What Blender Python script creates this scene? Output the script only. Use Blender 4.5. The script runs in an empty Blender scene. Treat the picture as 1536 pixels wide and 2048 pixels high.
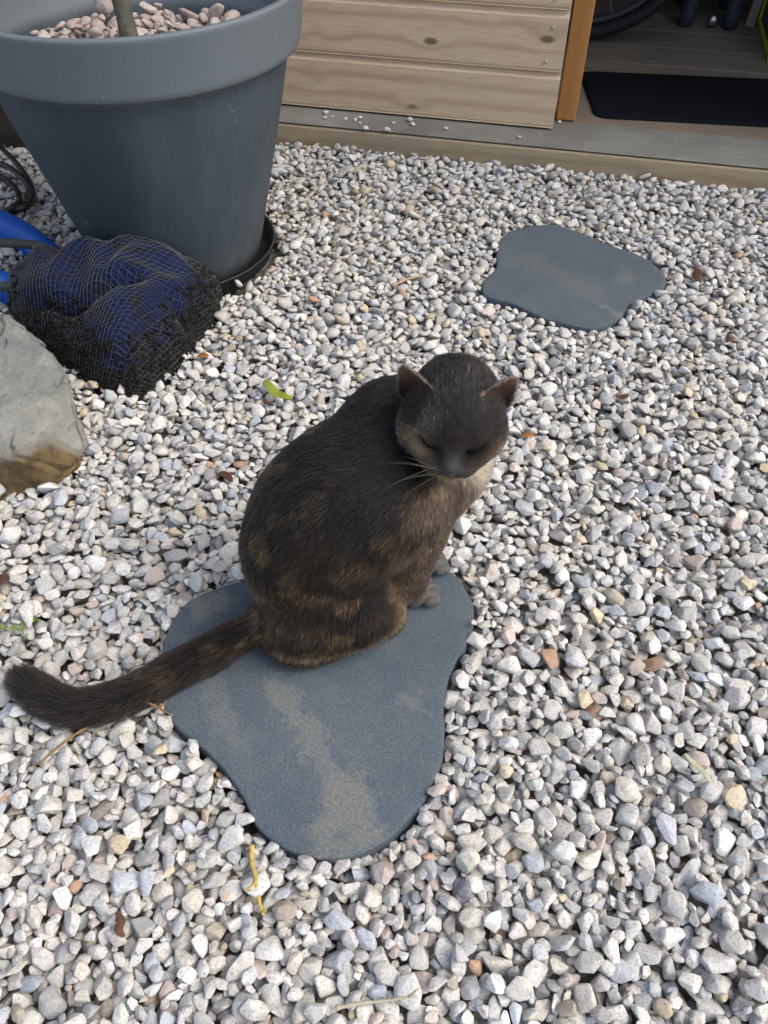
import bpy, bmesh, math, random
import numpy as np
from mathutils import Vector, Matrix, noise as mnoise
R = math.radians
S = bpy.context.scene
COL = S.collection
rng = np.random.default_rng(7)
random.seed(7)

# ---------------------------------------------------------------- camera, sky, sun, exposure
CAMH, PITCH, FPX = .85, R(48), 1577.0
cam = bpy.data.objects.new('camera', bpy.data.cameras.new('camera')); COL.objects.link(cam)
cam.location = (0, 0, CAMH); cam.rotation_euler = (R(90) - PITCH, 0, 0)
cam.data.sensor_fit = 'VERTICAL'; cam.data.sensor_height = 24; cam.data.lens = FPX / 2048 * 24
cam.data.clip_start = .02; cam.data.clip_end = 500
S.camera = cam
SUN_EL, SUN_AZ = R(50), R(102)          # azimuth measured from +Y towards +X
w = bpy.data.worlds.new('World'); S.world = w; w.use_nodes = True
nt = w.node_tree; nt.nodes.clear()
wo = nt.nodes.new('ShaderNodeOutputWorld'); bg = nt.nodes.new('ShaderNodeBackground'); sk = nt.nodes.new('ShaderNodeTexSky')
sk.sky_type = 'NISHITA'; sk.sun_disc = False; sk.sun_elevation = SUN_EL; sk.sun_rotation = SUN_AZ
sk.air_density = 1.0; sk.dust_density = 3.0; sk.ozone_density = 1.0
bg.inputs[1].default_value = .14
hsv = nt.nodes.new('ShaderNodeHueSaturation'); hsv.inputs['Saturation'].default_value = .72   # thin high haze
nt.links.new(sk.outputs[0], hsv.inputs['Color']); nt.links.new(hsv.outputs[0], bg.inputs[0]); nt.links.new(bg.outputs[0], wo.inputs[0])
sl = bpy.data.lights.new('sun', 'SUN'); sl.energy = .8; sl.angle = R(42); sl.color = (1, .92, .80)
sun = bpy.data.objects.new('sun', sl); COL.objects.link(sun)
sdir = Vector((math.sin(SUN_AZ) * math.cos(SUN_EL), math.cos(SUN_AZ) * math.cos(SUN_EL), math.sin(SUN_EL)))
sun.rotation_euler = sdir.to_track_quat('Z', 'Y').to_euler()
sun.location = sdir * 5
S.view_settings.view_transform = 'Standard'; S.view_settings.look = 'None'; S.view_settings.gamma = 1
S.view_settings.exposure = 1.12

# ---------------------------------------------------------------- helpers
cT, sT = math.cos(PITCH), math.sin(PITCH)
def ray(u, v):
    a = (u - 768) / FPX; b = (v - 1024) / FPX
    return Vector((a, cT - b * sT, -sT - b * cT))
def gz(u, v, z=0.0):                    # where the line of sight through (u, v) meets height z
    d = ray(u, v); return Vector((0, 0, CAMH)) + d * ((z - CAMH) / d.z)

def tag(o, label=None, cat=None, group=None, kind=None):
    if label: o['label'] = label
    if cat: o['category'] = cat
    if group: o['group'] = group
    if kind: o['kind'] = kind
    return o
def empty(name, loc=(0, 0, 0), rz=0):
    o = bpy.data.objects.new(name, None); COL.objects.link(o); o.location = loc; o.rotation_euler = (0, 0, rz)
    o.empty_display_size = .02
    return o
def link(name, me, mat=None, parent=None, smooth=False):
    if isinstance(me, bmesh.types.BMesh):
        b = me; bmesh.ops.recalc_face_normals(b, faces=b.faces)
        me = bpy.data.meshes.new(name); b.to_mesh(me); b.free()
    o = bpy.data.objects.new(name, me); COL.objects.link(o)
    if mat: me.materials.append(mat)
    if smooth: me.polygons.foreach_set('use_smooth', [True] * len(me.polygons))
    if parent: o.parent = parent
    return o
def add_box(bm, lo, hi, bev=0, seg=2, M=None):
    lo, hi = Vector(lo), Vector(hi)
    r = bmesh.ops.create_cube(bm, size=1)
    vs = r['verts']
    for v in vs:
        v.co = Vector([(lo[i] + hi[i]) / 2 + v.co[i] * (hi[i] - lo[i]) for i in range(3)])
    if bev:
        es = list({e for v in vs for e in v.link_edges})
        r2 = bmesh.ops.bevel(bm, geom=es, offset=bev, segments=seg, affect='EDGES', profile=.5)
        vs = list({v for f in r2['faces'] for v in f.verts} | {v for v in vs if v.is_valid})
    if M:
        for v in vs: v.co = M @ v.co
    return vs
def add_tube(bm, pts, rad, n=10, cap=True):
    pts = [Vector(p) for p in pts]
    if not hasattr(rad, '__len__'): rad = [rad] * len(pts)
    rings = []; up = None
    for i, p in enumerate(pts):
        t = (pts[min(i + 1, len(pts) - 1)] - pts[max(i - 1, 0)]).normalized()
        if up is None:
            up = t.orthogonal().normalized()
        up = (up - t * up.dot(t)).normalized(); s = t.cross(up)
        rings.append([bm.verts.new(p + (up * math.cos(2 * math.pi * k / n) + s * math.sin(2 * math.pi * k / n)) * rad[i]) for k in range(n)])
    for A, B in zip(rings, rings[1:]):
        for k in range(n): bm.faces.new((A[k], A[(k + 1) % n], B[(k + 1) % n], B[k]))
    if cap:
        bm.faces.new(rings[0][::-1]); bm.faces.new(rings[-1])
def spline(P, n=8, closed=False):
    P = [Vector(p) for p in P]; out = []; m = len(P)
    rngi = range(m) if closed else range(m - 1)
    g = (lambda i: P[i % m]) if closed else (lambda i: P[max(0, min(m - 1, i))])
    for i in rngi:
        a, b, c, d = g(i - 1), g(i), g(i + 1), g(i + 2)
        for k in range(n):
            t = k / n
            out.append(.5 * ((2 * b) + (c - a) * t + (2 * a - 5 * b + 4 * c - d) * t * t + (3 * b - a - 3 * c + d) * t ** 3))
    if not closed: out.append(P[-1])
    return out
def add_lathe(bm, prof, n=96, cx=0, cy=0):
    rings = []
    for r, z in prof:
        rings.append([bm.verts.new((cx + r * math.cos(2 * math.pi * k / n), cy + r * math.sin(2 * math.pi * k / n), z)) for k in range(n)])
    for A, B in zip(rings, rings[1:]):
        for k in range(n): bm.faces.new((A[k], A[(k + 1) % n], B[(k + 1) % n], B[k]))
    return rings

class Mat:                              # tiny node builder
    def __init__(s, name, rough=.8, spec=.3):
        s.m = bpy.data.materials.new(name); s.m.use_nodes = True
        s.t = s.m.node_tree; s.b = s.t.nodes['Principled BSDF']
        s.b.inputs['Roughness'].default_value = rough
        s.b.inputs['Specular IOR Level'].default_value = spec
        s.tc = s.n('ShaderNodeTexCoord')
    def n(s, k, **kw):
        x = s.t.nodes.new(k)
        for a, b in kw.items(): setattr(x, a, b)
        return x
    def l(s, a, b): s.t.links.new(a, b)
    def put(s, inp, v):
        if hasattr(v, 'links') or isinstance(v, bpy.types.NodeSocket): s.l(v, inp)
        else:
            if isinstance(v, (tuple, list)) and len(v) == 3 and len(inp.default_value) == 4: v = (*v, 1)
            inp.default_value = v
    def map(s, scale=(1, 1, 1), loc=(0, 0, 0), rot=(0, 0, 0), src=None):
        x = s.n('ShaderNodeMapping'); s.l(src or s.tc.outputs['Object'], x.inputs[0])
        x.inputs['Scale'].default_value = scale; x.inputs['Location'].default_value = loc; x.inputs['Rotation'].default_value = rot
        return x.outputs[0]
    def noise(s, scale, detail=4, rough=.5, vec=None, dist=0, out=0):
        x = s.n('ShaderNodeTexNoise'); s.l(vec or s.tc.outputs['Object'], x.inputs['Vector'])
        x.inputs['Scale'].default_value = scale; x.inputs['Detail'].default_value = detail; x.inputs['Roughness'].default_value = rough; x.inputs['Distortion'].default_value = dist
        return x.outputs[out]
    def vor(s, scale, vec=None, out='Distance', feature='F1'):
        x = s.n('ShaderNodeTexVoronoi', feature=feature); s.l(vec or s.tc.outputs['Object'], x.inputs['Vector']); x.inputs['Scale'].default_value = scale
        return x.outputs[out]
    def ramp(s, v, stops, interp='LINEAR'):
        x = s.n('ShaderNodeValToRGB'); x.color_ramp.interpolation = interp
        e = x.color_ramp.elements
        while len(e) > 1: e.remove(e[-1])
        for i, (p, c) in enumerate(stops):
            q = e[0] if i == 0 else e.new(p)
            q.position = p; q.color = (c, c, c, 1) if isinstance(c, (int, float)) else (*c, 1)
        s.l(v, x.inputs[0]); return x.outputs[0]
    def mix(s, f, a, b, mode='MIX'):
        x = s.n('ShaderNodeMix', data_type='RGBA', blend_type=mode)
        s.put(x.inputs[0], f); s.put(x.inputs[6], a); s.put(x.inputs[7], b); return x.outputs[2]
    def math(s, op, a, b=0.0, c=None):
        x = s.n('ShaderNodeMath', operation=op); s.put(x.inputs[0], a); s.put(x.inputs[1], b)
        if c is not None: s.put(x.inputs[2], c)
        return x.outputs[0]
    def sep(s, v):
        x = s.n('ShaderNodeSeparateXYZ'); s.l(v, x.inputs[0]); return x.outputs
    def attr(s, name):
        x = s.n('ShaderNodeAttribute', attribute_name=name); return x
    def col(s, v): s.put(s.b.inputs['Base Color'], v); return s
    def bump(s, h, strength=.5, dist=.001, prev=None):
        x = s.n('ShaderNodeBump'); x.inputs['Strength'].default_value = strength; x.inputs['Distance'].default_value = dist
        s.l(h, x.inputs['Height'])
        if prev: s.l(prev, x.inputs['Normal'])
        s.l(x.outputs[0], s.b.inputs['Normal']); return x.outputs[0]
def simple(name, c, rough=.7, spec=.3, metal=0, nscale=60, var=.25, bump=.2, bdist=.0008):
    M = Mat(name, rough, spec); M.b.inputs['Metallic'].default_value = metal
    f = M.noise(nscale, 5, .6)
    M.col(M.mix(f, tuple(x * (1 - var) for x in c), tuple(x * (1 + var) for x in c)))
    if bump: M.bump(M.noise(nscale * 3, 4), bump, bdist)
    return M.m

# ---------------------------------------------------------------- materials
def mat_gravel(name='gravel_stone'):
    M = Mat(name, .72, .3)
    a = M.attr('tint')
    n1 = M.noise(70, 5, .6, dist=.6); n2 = M.noise(420, 4, .65); n3 = M.noise(28, 2)
    c = M.mix(M.ramp(n1, [(.35, 0), (.7, 1)]), M.mix(1, a.outputs['Color'], (.80, .80, .82), 'MULTIPLY'), M.mix(1, a.outputs['Color'], (1.08, 1.07, 1.05), 'MULTIPLY'))
    c = M.mix(M.ramp(n2, [(.34, .7), (.5, 0)]), c, (.20, .19, .17))                 # grit and pits
    rust = M.math('MULTIPLY', M.ramp(M.noise(48, 3, .6, M.map(loc=(3, 1, 7))), [(.66, 0), (.74, .65)]), 1.0)
    c = M.mix(rust, c, (.40, .22, .11))
    v = M.vor(95, M.map(loc=(5, 5, 5)), 'Distance', 'DISTANCE_TO_EDGE')
    c = M.mix(M.ramp(v, [(0, .35), (.035, 0)]), c, (.62, .60, .57))                  # pale veins
    M.col(c)
    h = M.math('ADD', M.math('MULTIPLY', n1, .6), M.math('MULTIPLY', n2, .35))
    M.bump(h, .8, .0016)
    M.b.inputs['Subsurface Weight'].default_value = 0
    return M.m
GRAV = mat_gravel()

def mat_soil():
    M = Mat('soil', .95, .1)
    n = M.noise(60, 6, .7); v = M.vor(70, out='Color'); 
    M.col(M.mix(M.ramp(n, [(.4, 0), (.6, 1)]), (.10, .09, .075), (.30, .28, .25)))
    M.bump(M.vor(75), .8, .01)
    return M.m

def mat_slab(name, stains, warm=.0):
    M = Mat(name, .82, .25)
    n1 = M.noise(7, 4, .6); n2 = M.noise(30, 5, .65); n3 = M.noise(700, 2, .6); n4 = M.noise(260, 3)
    c = M.mix(M.ramp(n1, [(.35, 0), (.65, 1)]), (.070, .096, .120), (.096, .118, .136))
    c = M.mix(M.ramp(n2, [(.45, 0), (.7, .55)]), c, (.118, .128, .126))
    x = M.sep(M.tc.outputs['Object'])
    warp = M.math('MULTIPLY', M.math('SUBTRACT', M.noise(22, 5, .7), .5), .10)
    warpb = M.math('MULTIPLY', M.math('SUBTRACT', M.noise(90, 3, .7), .5), .012)
    tot = None
    for (x0, y0, x1, y1, r0, soft, amt) in stains:   # dried dust, distance to a segment
        dx, dy = x1 - x0, y1 - y0; L2 = dx * dx + dy * dy + 1e-9
        px = M.math('SUBTRACT', x[0], x0); py = M.math('SUBTRACT', x[1], y0)
        t = M.math('DIVIDE', M.math('ADD', M.math('MULTIPLY', px, dx), M.math('MULTIPLY', py, dy)), L2)
        cl = M.n('ShaderNodeClamp'); M.l(t, cl.inputs[0]); t = cl.outputs[0]
        qx = M.math('SUBTRACT', px, M.math('MULTIPLY', t, dx)); qy = M.math('SUBTRACT', py, M.math('MULTIPLY', t, dy))
        d = M.math('SQRT', M.math('ADD', M.math('MULTIPLY', qx, qx), M.math('MULTIPLY', qy, qy)))
        d = M.math('ADD', M.math('ADD', d, warp), warpb)
        mr = M.n('ShaderNodeMapRange', interpolation_type='SMOOTHSTEP'); M.l(d, mr.inputs[0])
        for k, q in zip((1, 2, 3, 4), (r0, r0 + soft, amt, 0)): mr.inputs[k].default_value = q
        tot = mr.outputs[0] if tot is None else M.math('MAXIMUM', tot, mr.outputs[0])
    if tot: 
        tot = M.math('MULTIPLY', tot, M.ramp(n4, [(.3, .55), (.6, 1)]))
        c = M.mix(tot, c, (.235, .222, .185))
    c = M.mix(.7, c, M.mix(M.ramp(M.noise(330, 3, .7), [(.32, 0), (.68, 1)]), M.mix(1, c, (.62, .62, .64), 'MULTIPLY'), M.mix(1, c, (1.4, 1.38, 1.34), 'MULTIPLY')))
    scuff = M.math('MULTIPLY', M.ramp(M.noise(55, 6, .75, M.map((1, 2.2, 1), rot=(0, 0, .5))), [(.60, 0), (.70, .5)]), M.ramp(M.noise(9, 2, .5, M.map(loc=(4, 2, 1))), [(.5, 0), (.62, 1)]))
    c = M.mix(scuff, c, (.30, .30, .28))
    c = M.mix(M.ramp(n3, [(.30, .9), (.42, 0)]), c, (.025, .03, .038)); c = M.mix(M.ramp(M.noise(1400, 2, .6), [(.35, .5), (.5, 0)]), c, (.03, .035, .04))              # pores
    c = M.mix(M.ramp(M.noise(520, 1, .5, M.map(loc=(9, 9, 9))), [(.70, 0), (.76, .55)]), c, (.38, .38, .36))
    M.col(c)
    b = M.bump(n4, .5, .0022); M.bump(n3, .7, .0014, b)
    return M.m

def mat_wood(name, base, dark, along=0, freq=70, knots=True, rough=.75, wear=(.4, .4, .4), wearamt=.2, ringw=.5):
    M = Mat(name, rough, .25)
    sc = [1, 1, 1]; sc[along] = .08
    v = M.map(tuple(sc))
    warp = M.noise(9, 3, .5, M.map(tuple([2.2 if i == along else 6 for i in range(3)]), src=None) if False else v, dist=.3)
    x = M.sep(M.tc.outputs['Object'])
    up = x[2] if along != 2 else x[0]
    kn = M.vor(1, M.map(tuple([5.6 if i == along else 12 for i in range(3)]), loc=(.37, .2, .6)))
    g = M.math('ADD', M.math('MULTIPLY', up, freq), M.math('MULTIPLY', warp, 7.0))
    if knots: g = M.math('ADD', g, M.math('MULTIPLY', M.ramp(kn, [(0, 1), (.45, 0)], 'EASE'), 3.0))
    s1 = M.math('ADD', M.math('MULTIPLY', M.math('SINE', g), .5), .5)
    s1 = M.math('POWER', s1, 3.0)
    fine = M.noise(260, 3, .6, v)
    c = M.mix(M.math('MULTIPLY', s1, ringw), base, dark)
    c = M.mix(M.ramp(fine, [(.35, .35), (.6, 0)]), c, dark)
    c = M.mix(M.ramp(M.noise(5, 4, .6), [(.4, 0), (.7, wearamt)]), c, wear)
    if knots: c = M.mix(M.ramp(kn, [(.07, .9), (.12, 0)]), c, tuple(q * .35 for q in dark))
    M.col(c)
    b = M.bump(fine, .3, .0008); M.bump(s1, .2, .0008, b)
    return M.m
PLANK = mat_wood('pine_plank', (.56, .425, .285), (.34, .225, .135), freq=150, wear=(.48, .39, .28), wearamt=.3, ringw=.6)
BEAM = mat_wood('pine_beam', (.37, .29, .185), (.20, .14, .085), freq=120, wear=(.24, .22, .17), wearamt=.5)
ORANGE = mat_wood('stained_post', (.40, .185, .055), (.22, .095, .03), along=2, freq=90, wear=(.3, .16, .06), wearamt=.2, ringw=.35)
GREYW = mat_wood('weathered_board', (.24, .235, .21), (.11, .105, .09), freq=190, knots=False, wear=(.11, .10, .085), wearamt=.7)
FLOORW = mat_wood('floor_board', (.34, .28, .21), (.12, .095, .07), freq=150, knots=False, wear=(.10, .09, .075), wearamt=.5)
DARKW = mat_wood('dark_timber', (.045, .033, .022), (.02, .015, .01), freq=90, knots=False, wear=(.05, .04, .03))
RUBBER = simple('black_rubber', (.012, .013, .015), .6, .35)
STEEL = simple('steel', (.45, .45, .46), .35, .5, 1, 40, .2, 0)

# ---------------------------------------------------------------- ground
GTOP = .0222
bm = bmesh.new()
for x0, x1, y0, y1 in [(-120, 120, -120, 120)]:
    bm.faces.new([bm.verts.new(p) for p in ((x0, y0, -.028), (x1, y0, -.028), (x1, y1, -.028), (x0, y1, -.028))])
tag(link('ground', bm, mat_soil()), kind='structure')

# ---------------------------------------------------------------- stepping stones
SLAB_Z = .027
def slab(name, px, label, stains, depth=.045):
    pts = [gz(u, v, SLAB_Z) for u, v in px]
    out = spline(pts, 6, True)
    c = sum(out, Vector()) / len(out)
    out = [p - c for p in out]
    n = len(out); bm = bmesh.new(); rings = []
    # outward normals in plane
    nor = []
    for i in range(n):
        t = (out[(i + 1) % n] - out[i - 1]).normalized(); nor.append(Vector((t.y, -t.x, 0)))
    area = sum(out[i].x * out[(i + 1) % n].y - out[(i + 1) % n].x * out[i].y for i in range(n))
    if area < 0: nor = [-q for q in nor]
    prof = [(-.012, 0.0), (-.0026, -.0001), (-.0014, -.0004), (-.0006, -.0010), (-.0001, -.0020), (0, -.004), (.001, -.02), (.0015, -depth)]
    for off, z in prof:
        ring = []
        for i in range(n):
            p = out[i] + nor[i] * off
            w_ = .0022 * mnoise.noise(Vector((p.x * 40, p.y * 40, z * 30 + 3)))
            ring.append(bm.verts.new((p.x + nor[i].x * w_, p.y + nor[i].y * w_, z - c.z * 0)))
        rings.append(ring)
    for A, B in zip(rings, rings[1:]):
        for k in range(n): bm.faces.new((A[k], A[(k + 1) % n], B[(k + 1) % n], B[k]))
    cap = bm.faces.new(rings[0]); bm.faces.new(rings[-1][::-1])
    bmesh.ops.triangulate(bm, faces=[cap])
    o = link(name, bm, mat_slab(name + '_concrete', [(a - c.x, b - c.y, d - c.x, e - c.y, r, s, m) for a, b, d, e, r, s, m in stains]), smooth=True)
    o.location = (c.x, c.y, SLAB_Z)
    tag(o, label, 'stepping stone')
    return [(p.x + c.x, p.y + c.y) for p in out]
def seg(u0, v0, u1, v1, r, s, a):
    p, q = gz(u0, v0, SLAB_Z), gz(u1, v1, SLAB_Z); return (p.x, p.y, q.x, q.y, r, s, a)
OUT1 = slab('stepping_stone', [(320, 1330), (328, 1285), (346, 1238), (392, 1193), (490, 1160), (620, 1138), (770, 1120), (845, 1115), (885, 1133), (922, 1163), (946, 1212), (941, 1268), (905, 1335), (887, 1390), (888, 1455), (882, 1520), (852, 1590), (802, 1655), (735, 1702), (650, 1718), (575, 1700), (515, 1650), (480, 1585), (420, 1510), (350, 1450), (322, 1395)],
    'large blue-grey stepping stone with a pale dust streak, under the seated cat',
    [seg(555, 1370, 640, 1500, .004, .014, .45), seg(640, 1500, 700, 1590, .004, .013, .42), seg(680, 1640, 700, 1590, .016, .026, .55), seg(660, 1690, 720, 1680, .008, .02, .5), seg(400, 1215, 440, 1205, .004, .02, .6), seg(805, 1395, 865, 1430, .001, .008, .3), seg(430, 1380, 470, 1480, .002, .022, .3)])
OUT2 = slab('stepping_stone', [(993, 500), (1010, 468), (1055, 452), (1110, 450), (1160, 465), (1205, 485), (1285, 513), (1325, 545), (1330, 572), (1295, 590), (1258, 610), (1240, 635), (1195, 655), (1140, 650), (1080, 632), (1020, 605), (970, 590), (967, 562), (993, 535)],
    'plain slate-blue stepping stone set in the gravel nearer the wooden shed',
    [seg(1210, 615, 1235, 630, .002, .02, .45), seg(1250, 555, 1260, 560, .002, .03, .25), seg(1060, 520, 1180, 580, .0, .05, .15)])

def inside(poly, X, Y):
    r = np.zeros(X.shape, bool); n = len(poly)
    for i in range(n):
        x0, y0 = poly[i]; x1, y1 = poly[(i + 1) % n]
        if y0 == y1: continue
        c = ((y0 > Y) != (y1 > Y)) & (X < (x1 - x0) * (Y - y0) / (y1 - y0) + x0)
        r ^= c
    return r

# ---------------------------------------------------------------- pebbles
def proto_pebble(k, seg_):
    rs = np.random.default_rng(100 + k)
    pts = rs.normal(size=(int(rs.integers(13, 26)), 3)); pts /= np.linalg.norm(pts, axis=1)[:, None]
    pts *= rs.uniform(.86, 1.08, (len(pts), 1))
    bm = bmesh.new()
    for p in pts: bm.verts.new(p)
    r = bmesh.ops.convex_hull(bm, input=bm.verts)
    junk = [g for g in r['geom_interior'] + r['geom_unused'] if isinstance(g, bmesh.types.BMVert)]
    bmesh.ops.delete(bm, geom=list(set(junk)), context='VERTS')
    bmesh.ops.dissolve_limit(bm, angle_limit=R(14), verts=bm.verts, edges=bm.edges)
    bmesh.ops.bevel(bm, geom=list(bm.edges), offset=float(rs.uniform(.20, .34)), segments=seg_, profile=.5, affect='EDGES', clamp_overlap=True)
    for _ in range(2): bmesh.ops.smooth_vert(bm, verts=bm.verts, factor=.4, use_axis_x=True, use_axis_y=True, use_axis_z=True)
    bmesh.ops.triangulate(bm, faces=bm.faces); bmesh.ops.remove_doubles(bm, verts=bm.verts, dist=.02)
    bmesh.ops.recalc_face_normals(bm, faces=bm.faces)
    bm.verts.ensure_lookup_table()
    V = np.array([v.co[:] for v in bm.verts]); T = np.array([[v.index for v in f.verts] for f in bm.faces if len(f.verts) == 3])
    bm.free()
    V -= (V.max(0) + V.min(0)) / 2; V /= np.abs(V).max(0) * .97
    return V.astype(np.float32), T.astype(np.int32)
PH = [proto_pebble(k, 3) for k in range(26)]
PL = [proto_pebble(k, 1) for k in range(26)]

PAL = np.array([(.54, .525, .485), (.61, .595, .56), (.50, .485, .45), (.45, .455, .45), (.56, .53, .465), (.66, .65, .615), (.42, .445, .475), (.35, .345, .335), (.53, .455, .40), (.54, .45, .31), (.44, .27, .17), (.19, .20, .215), (.46, .38, .35), (.38, .33, .265)])
PW = np.array([22, 17, 17, 12, 14, 10, 7, 4.5, 2.2, 2, .25, .8, .9, 1.6]); PW = PW / PW.sum()

def deposit(bounds, n, mean, blocked, cell=.0016, base=None, seed=3, K=9, tiltn=.26, flat=(.40, .66)):
    r = np.random.default_rng(seed)
    x0, x1, y0, y1 = bounds
    nx, ny = int((x1 - x0) / cell), int((y1 - y0) / cell)
    Hm = np.zeros((nx, ny), np.float32) if base is None else base(nx, ny, x0, y0, cell)
    top = np.full((nx, ny), -1, np.int32)
    out = []
    A = mean * .5 * np.exp(r.normal(0, .32, n)); A = np.clip(A, mean * .20, mean * .98)
    order_u = r.random((n, K, 2)); rn = r.normal(size=(n, 8)); ru = r.random((n, 6))
    for i in range(n):
        a = A[i]; b = a * (.62 + .33 * ru[i, 0]); c = b * (flat[0] + (flat[1] - flat[0]) * ru[i, 1]) * 1.1
        cx = (order_u[i, :, 0] * (nx - 1)).astype(int); cy = (order_u[i, :, 1] * (ny - 1)).astype(int)
        ok = ~blocked(x0 + (cx + .5) * cell, y0 + (cy + .5) * cell, a)
        if not ok.any(): continue
        cx, cy = cx[ok], cy[ok]
        d = max(2, int(a * .6 / cell))
        hh = Hm[cx, cy] + Hm[np.clip(cx + d, 0, nx - 1), cy] + Hm[np.clip(cx - d, 0, nx - 1), cy] + Hm[cx, np.clip(cy + d, 0, ny - 1)] + Hm[cx, np.clip(cy - d, 0, ny - 1)]
        best = None
        for j in np.argsort(hh)[:2]:
            ix, iy = int(cx[j]), int(cy[j])
            gx = (Hm[min(ix + d, nx - 1), iy] - Hm[max(ix - d, 0), iy]) / (2 * d * cell); gy = (Hm[ix, min(iy + d, ny - 1)] - Hm[ix, max(iy - d, 0)]) / (2 * d * cell)
            nrm = np.array([-np.clip(gx, -1, 1) * .6 + rn[i, 0] * tiltn * .5, -np.clip(gy, -1, 1) * .6 + rn[i, 1] * tiltn * .5, 1.0]); nrm /= np.linalg.norm(nrm)
            yaw = ru[i, 2] * 2 * np.pi + j
            t = np.array([np.cos(yaw), np.sin(yaw), 0]); t -= nrm * (t @ nrm); t /= np.linalg.norm(t); s = np.cross(nrm, t)
            Rm = np.stack([t, s, nrm], 1)                       # columns are axes
            Q = Rm @ np.diag([a ** -2, b ** -2, c ** -2]) @ Rm.T
            q = int(a / cell) + 1
            xs = np.arange(max(ix - q, 0), min(ix + q + 1, nx)); ys = np.arange(max(iy - q, 0), min(iy + q + 1, ny))
            dx = (xs - ix)[:, None] * cell; dy = (ys - iy)[None, :] * cell
            B = 2 * (Q[0, 2] * dx + Q[1, 2] * dy); Cc = Q[0, 0] * dx * dx + Q[1, 1] * dy * dy + 2 * Q[0, 1] * dx * dy - 1
            disc = B * B - 4 * Q[2, 2] * Cc
            m = disc > 0
            sq = np.sqrt(np.where(m, disc, 0)); zb = (-B - sq) / (2 * Q[2, 2]); zt = (-B + sq) / (2 * Q[2, 2])
            sub = Hm[xs[0]:xs[-1] + 1, ys[0]:ys[-1] + 1]
            gap = np.where(m, sub - zb, -9)
            gv = gap[m]
            if gv.size < 4: continue
            z = np.partition(gv, int(gv.size * .93))[int(gv.size * .93)]
            if best is None or z < best[0]: best = (z, ix, iy, xs, ys, m, zt, Rm)
        if best is None: continue
        z, ix, iy, xs, ys, m, zt, Rm = best
        sl_ = (slice(xs[0], xs[-1] + 1), slice(ys[0], ys[-1] + 1))
        nz = z + zt; up = m & (nz > Hm[sl_])
        Hm[sl_] = np.where(up, nz, Hm[sl_]); top[sl_] = np.where(up, len(out), top[sl_])
        out.append((x0 + (ix + .5) * cell, y0 + (iy + .5) * cell, z, a, b, c, Rm))
    cnt = np.bincount(top[top >= 0], minlength=len(out))
    return out, cnt, Hm

def bake_pebbles(name, items, mat, pal=PAL, pw=PW, lod=lambda x, y: True, seed=5, zoff=0):
    r = np.random.default_rng(seed)
    Vs, Ts, Cs = [], [], []; off = 0
    for (x, y, z, a, b, c, Rm) in items:
        V, T = (PH if lod(x, y) else PL)[int(r.integers(0, 26))]
        fl = np.where(r.random(3) < .5, -1, 1)
        P = (V * fl * [a, b, c]) @ Rm.T + [x, y, z + zoff]
        T2 = T if fl.prod() > 0 else T[:, ::-1]
        Vs.append(P.astype(np.float32)); Ts.append(T2 + off); off += len(V)
        base = pal[r.choice(len(pal), p=pw)] * r.uniform(.86, 1.12) * (1 + r.normal(0, .010, 3))
        Cs.append(np.broadcast_to(np.append(base, 1).astype(np.float32), (len(V), 4)))
    V = np.concatenate(Vs); T = np.concatenate(Ts).astype(np.int32); Cc = np.concatenate(Cs)
    me = np_mesh(name, V, T, True)
    at = me.attributes.new('tint', 'FLOAT_COLOR', 'POINT'); at.data.foreach_set('color', np.ascontiguousarray(Cc).ravel())
    return link(name, me, mat)
def np_mesh(name, V, F, smooth=True):
    me = bpy.data.meshes.new(name); k = F.shape[1]
    me.vertices.add(len(V)); me.vertices.foreach_set('co', np.ascontiguousarray(V, np.float32).ravel())
    me.loops.add(F.size); me.loops.foreach_set('vertex_index', np.ascontiguousarray(F, np.int32).ravel())
    me.polygons.add(len(F)); me.polygons.foreach_set('loop_start', np.arange(0, F.size, k, dtype=np.int32))
    me.polygons.foreach_set('use_smooth', np.full(len(F), smooth))
    me.update(calc_edges=True); return me

# shed frame: s runs along the front towards the right, t into the shed
A0 = gz(554, 242, .07); A1 = gz(1536, 336, .07)
SD = (A1 - A0).normalized(); SN = Vector((-SD.y, SD.x, 0))
if SN.y < 0: SN = -SN
SHANG = math.atan2(SD.y, SD.x)
def shed_st(p): q = p - A0; return q.dot(SD), q.dot(SN)
POT = (-.409, 1.454)
a0 = np.array(A0[:2]); sn = np.array(SN[:2])
poly1 = OUT1[::2]; poly2 = OUT2[::2]
gx_, gy_ = np.meshgrid(np.arange(-1.25, 1.25, .004), np.arange(-.05, 2.3, .004), indexing='ij')
def grow(mask, k):
    m = mask.copy()
    for _ in range(k):
        m[1:] |= m[:-1].copy(); m[:-1] |= m[1:].copy(); m[:, 1:] |= m[:, :-1].copy(); m[:, :-1] |= m[:, 1:].copy()
    return m
BLK = inside(poly1, gx_, gy_) | inside(poly2, gx_, gy_)
BLK |= (gx_ - POT[0]) ** 2 + (gy_ - POT[1]) ** 2 < (.192) ** 2
BLK |= (gx_ - a0[0]) * sn[0] + (gy_ - a0[1]) * sn[1] > -.0065
def blocked(X, Y, a):
    i = np.clip(((X + 1.25) / .004).astype(int), 0, BLK.shape[0] - 1); j = np.clip(((Y + .05) / .004).astype(int), 0, BLK.shape[1] - 1)
    return BLK[i, j]
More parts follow.
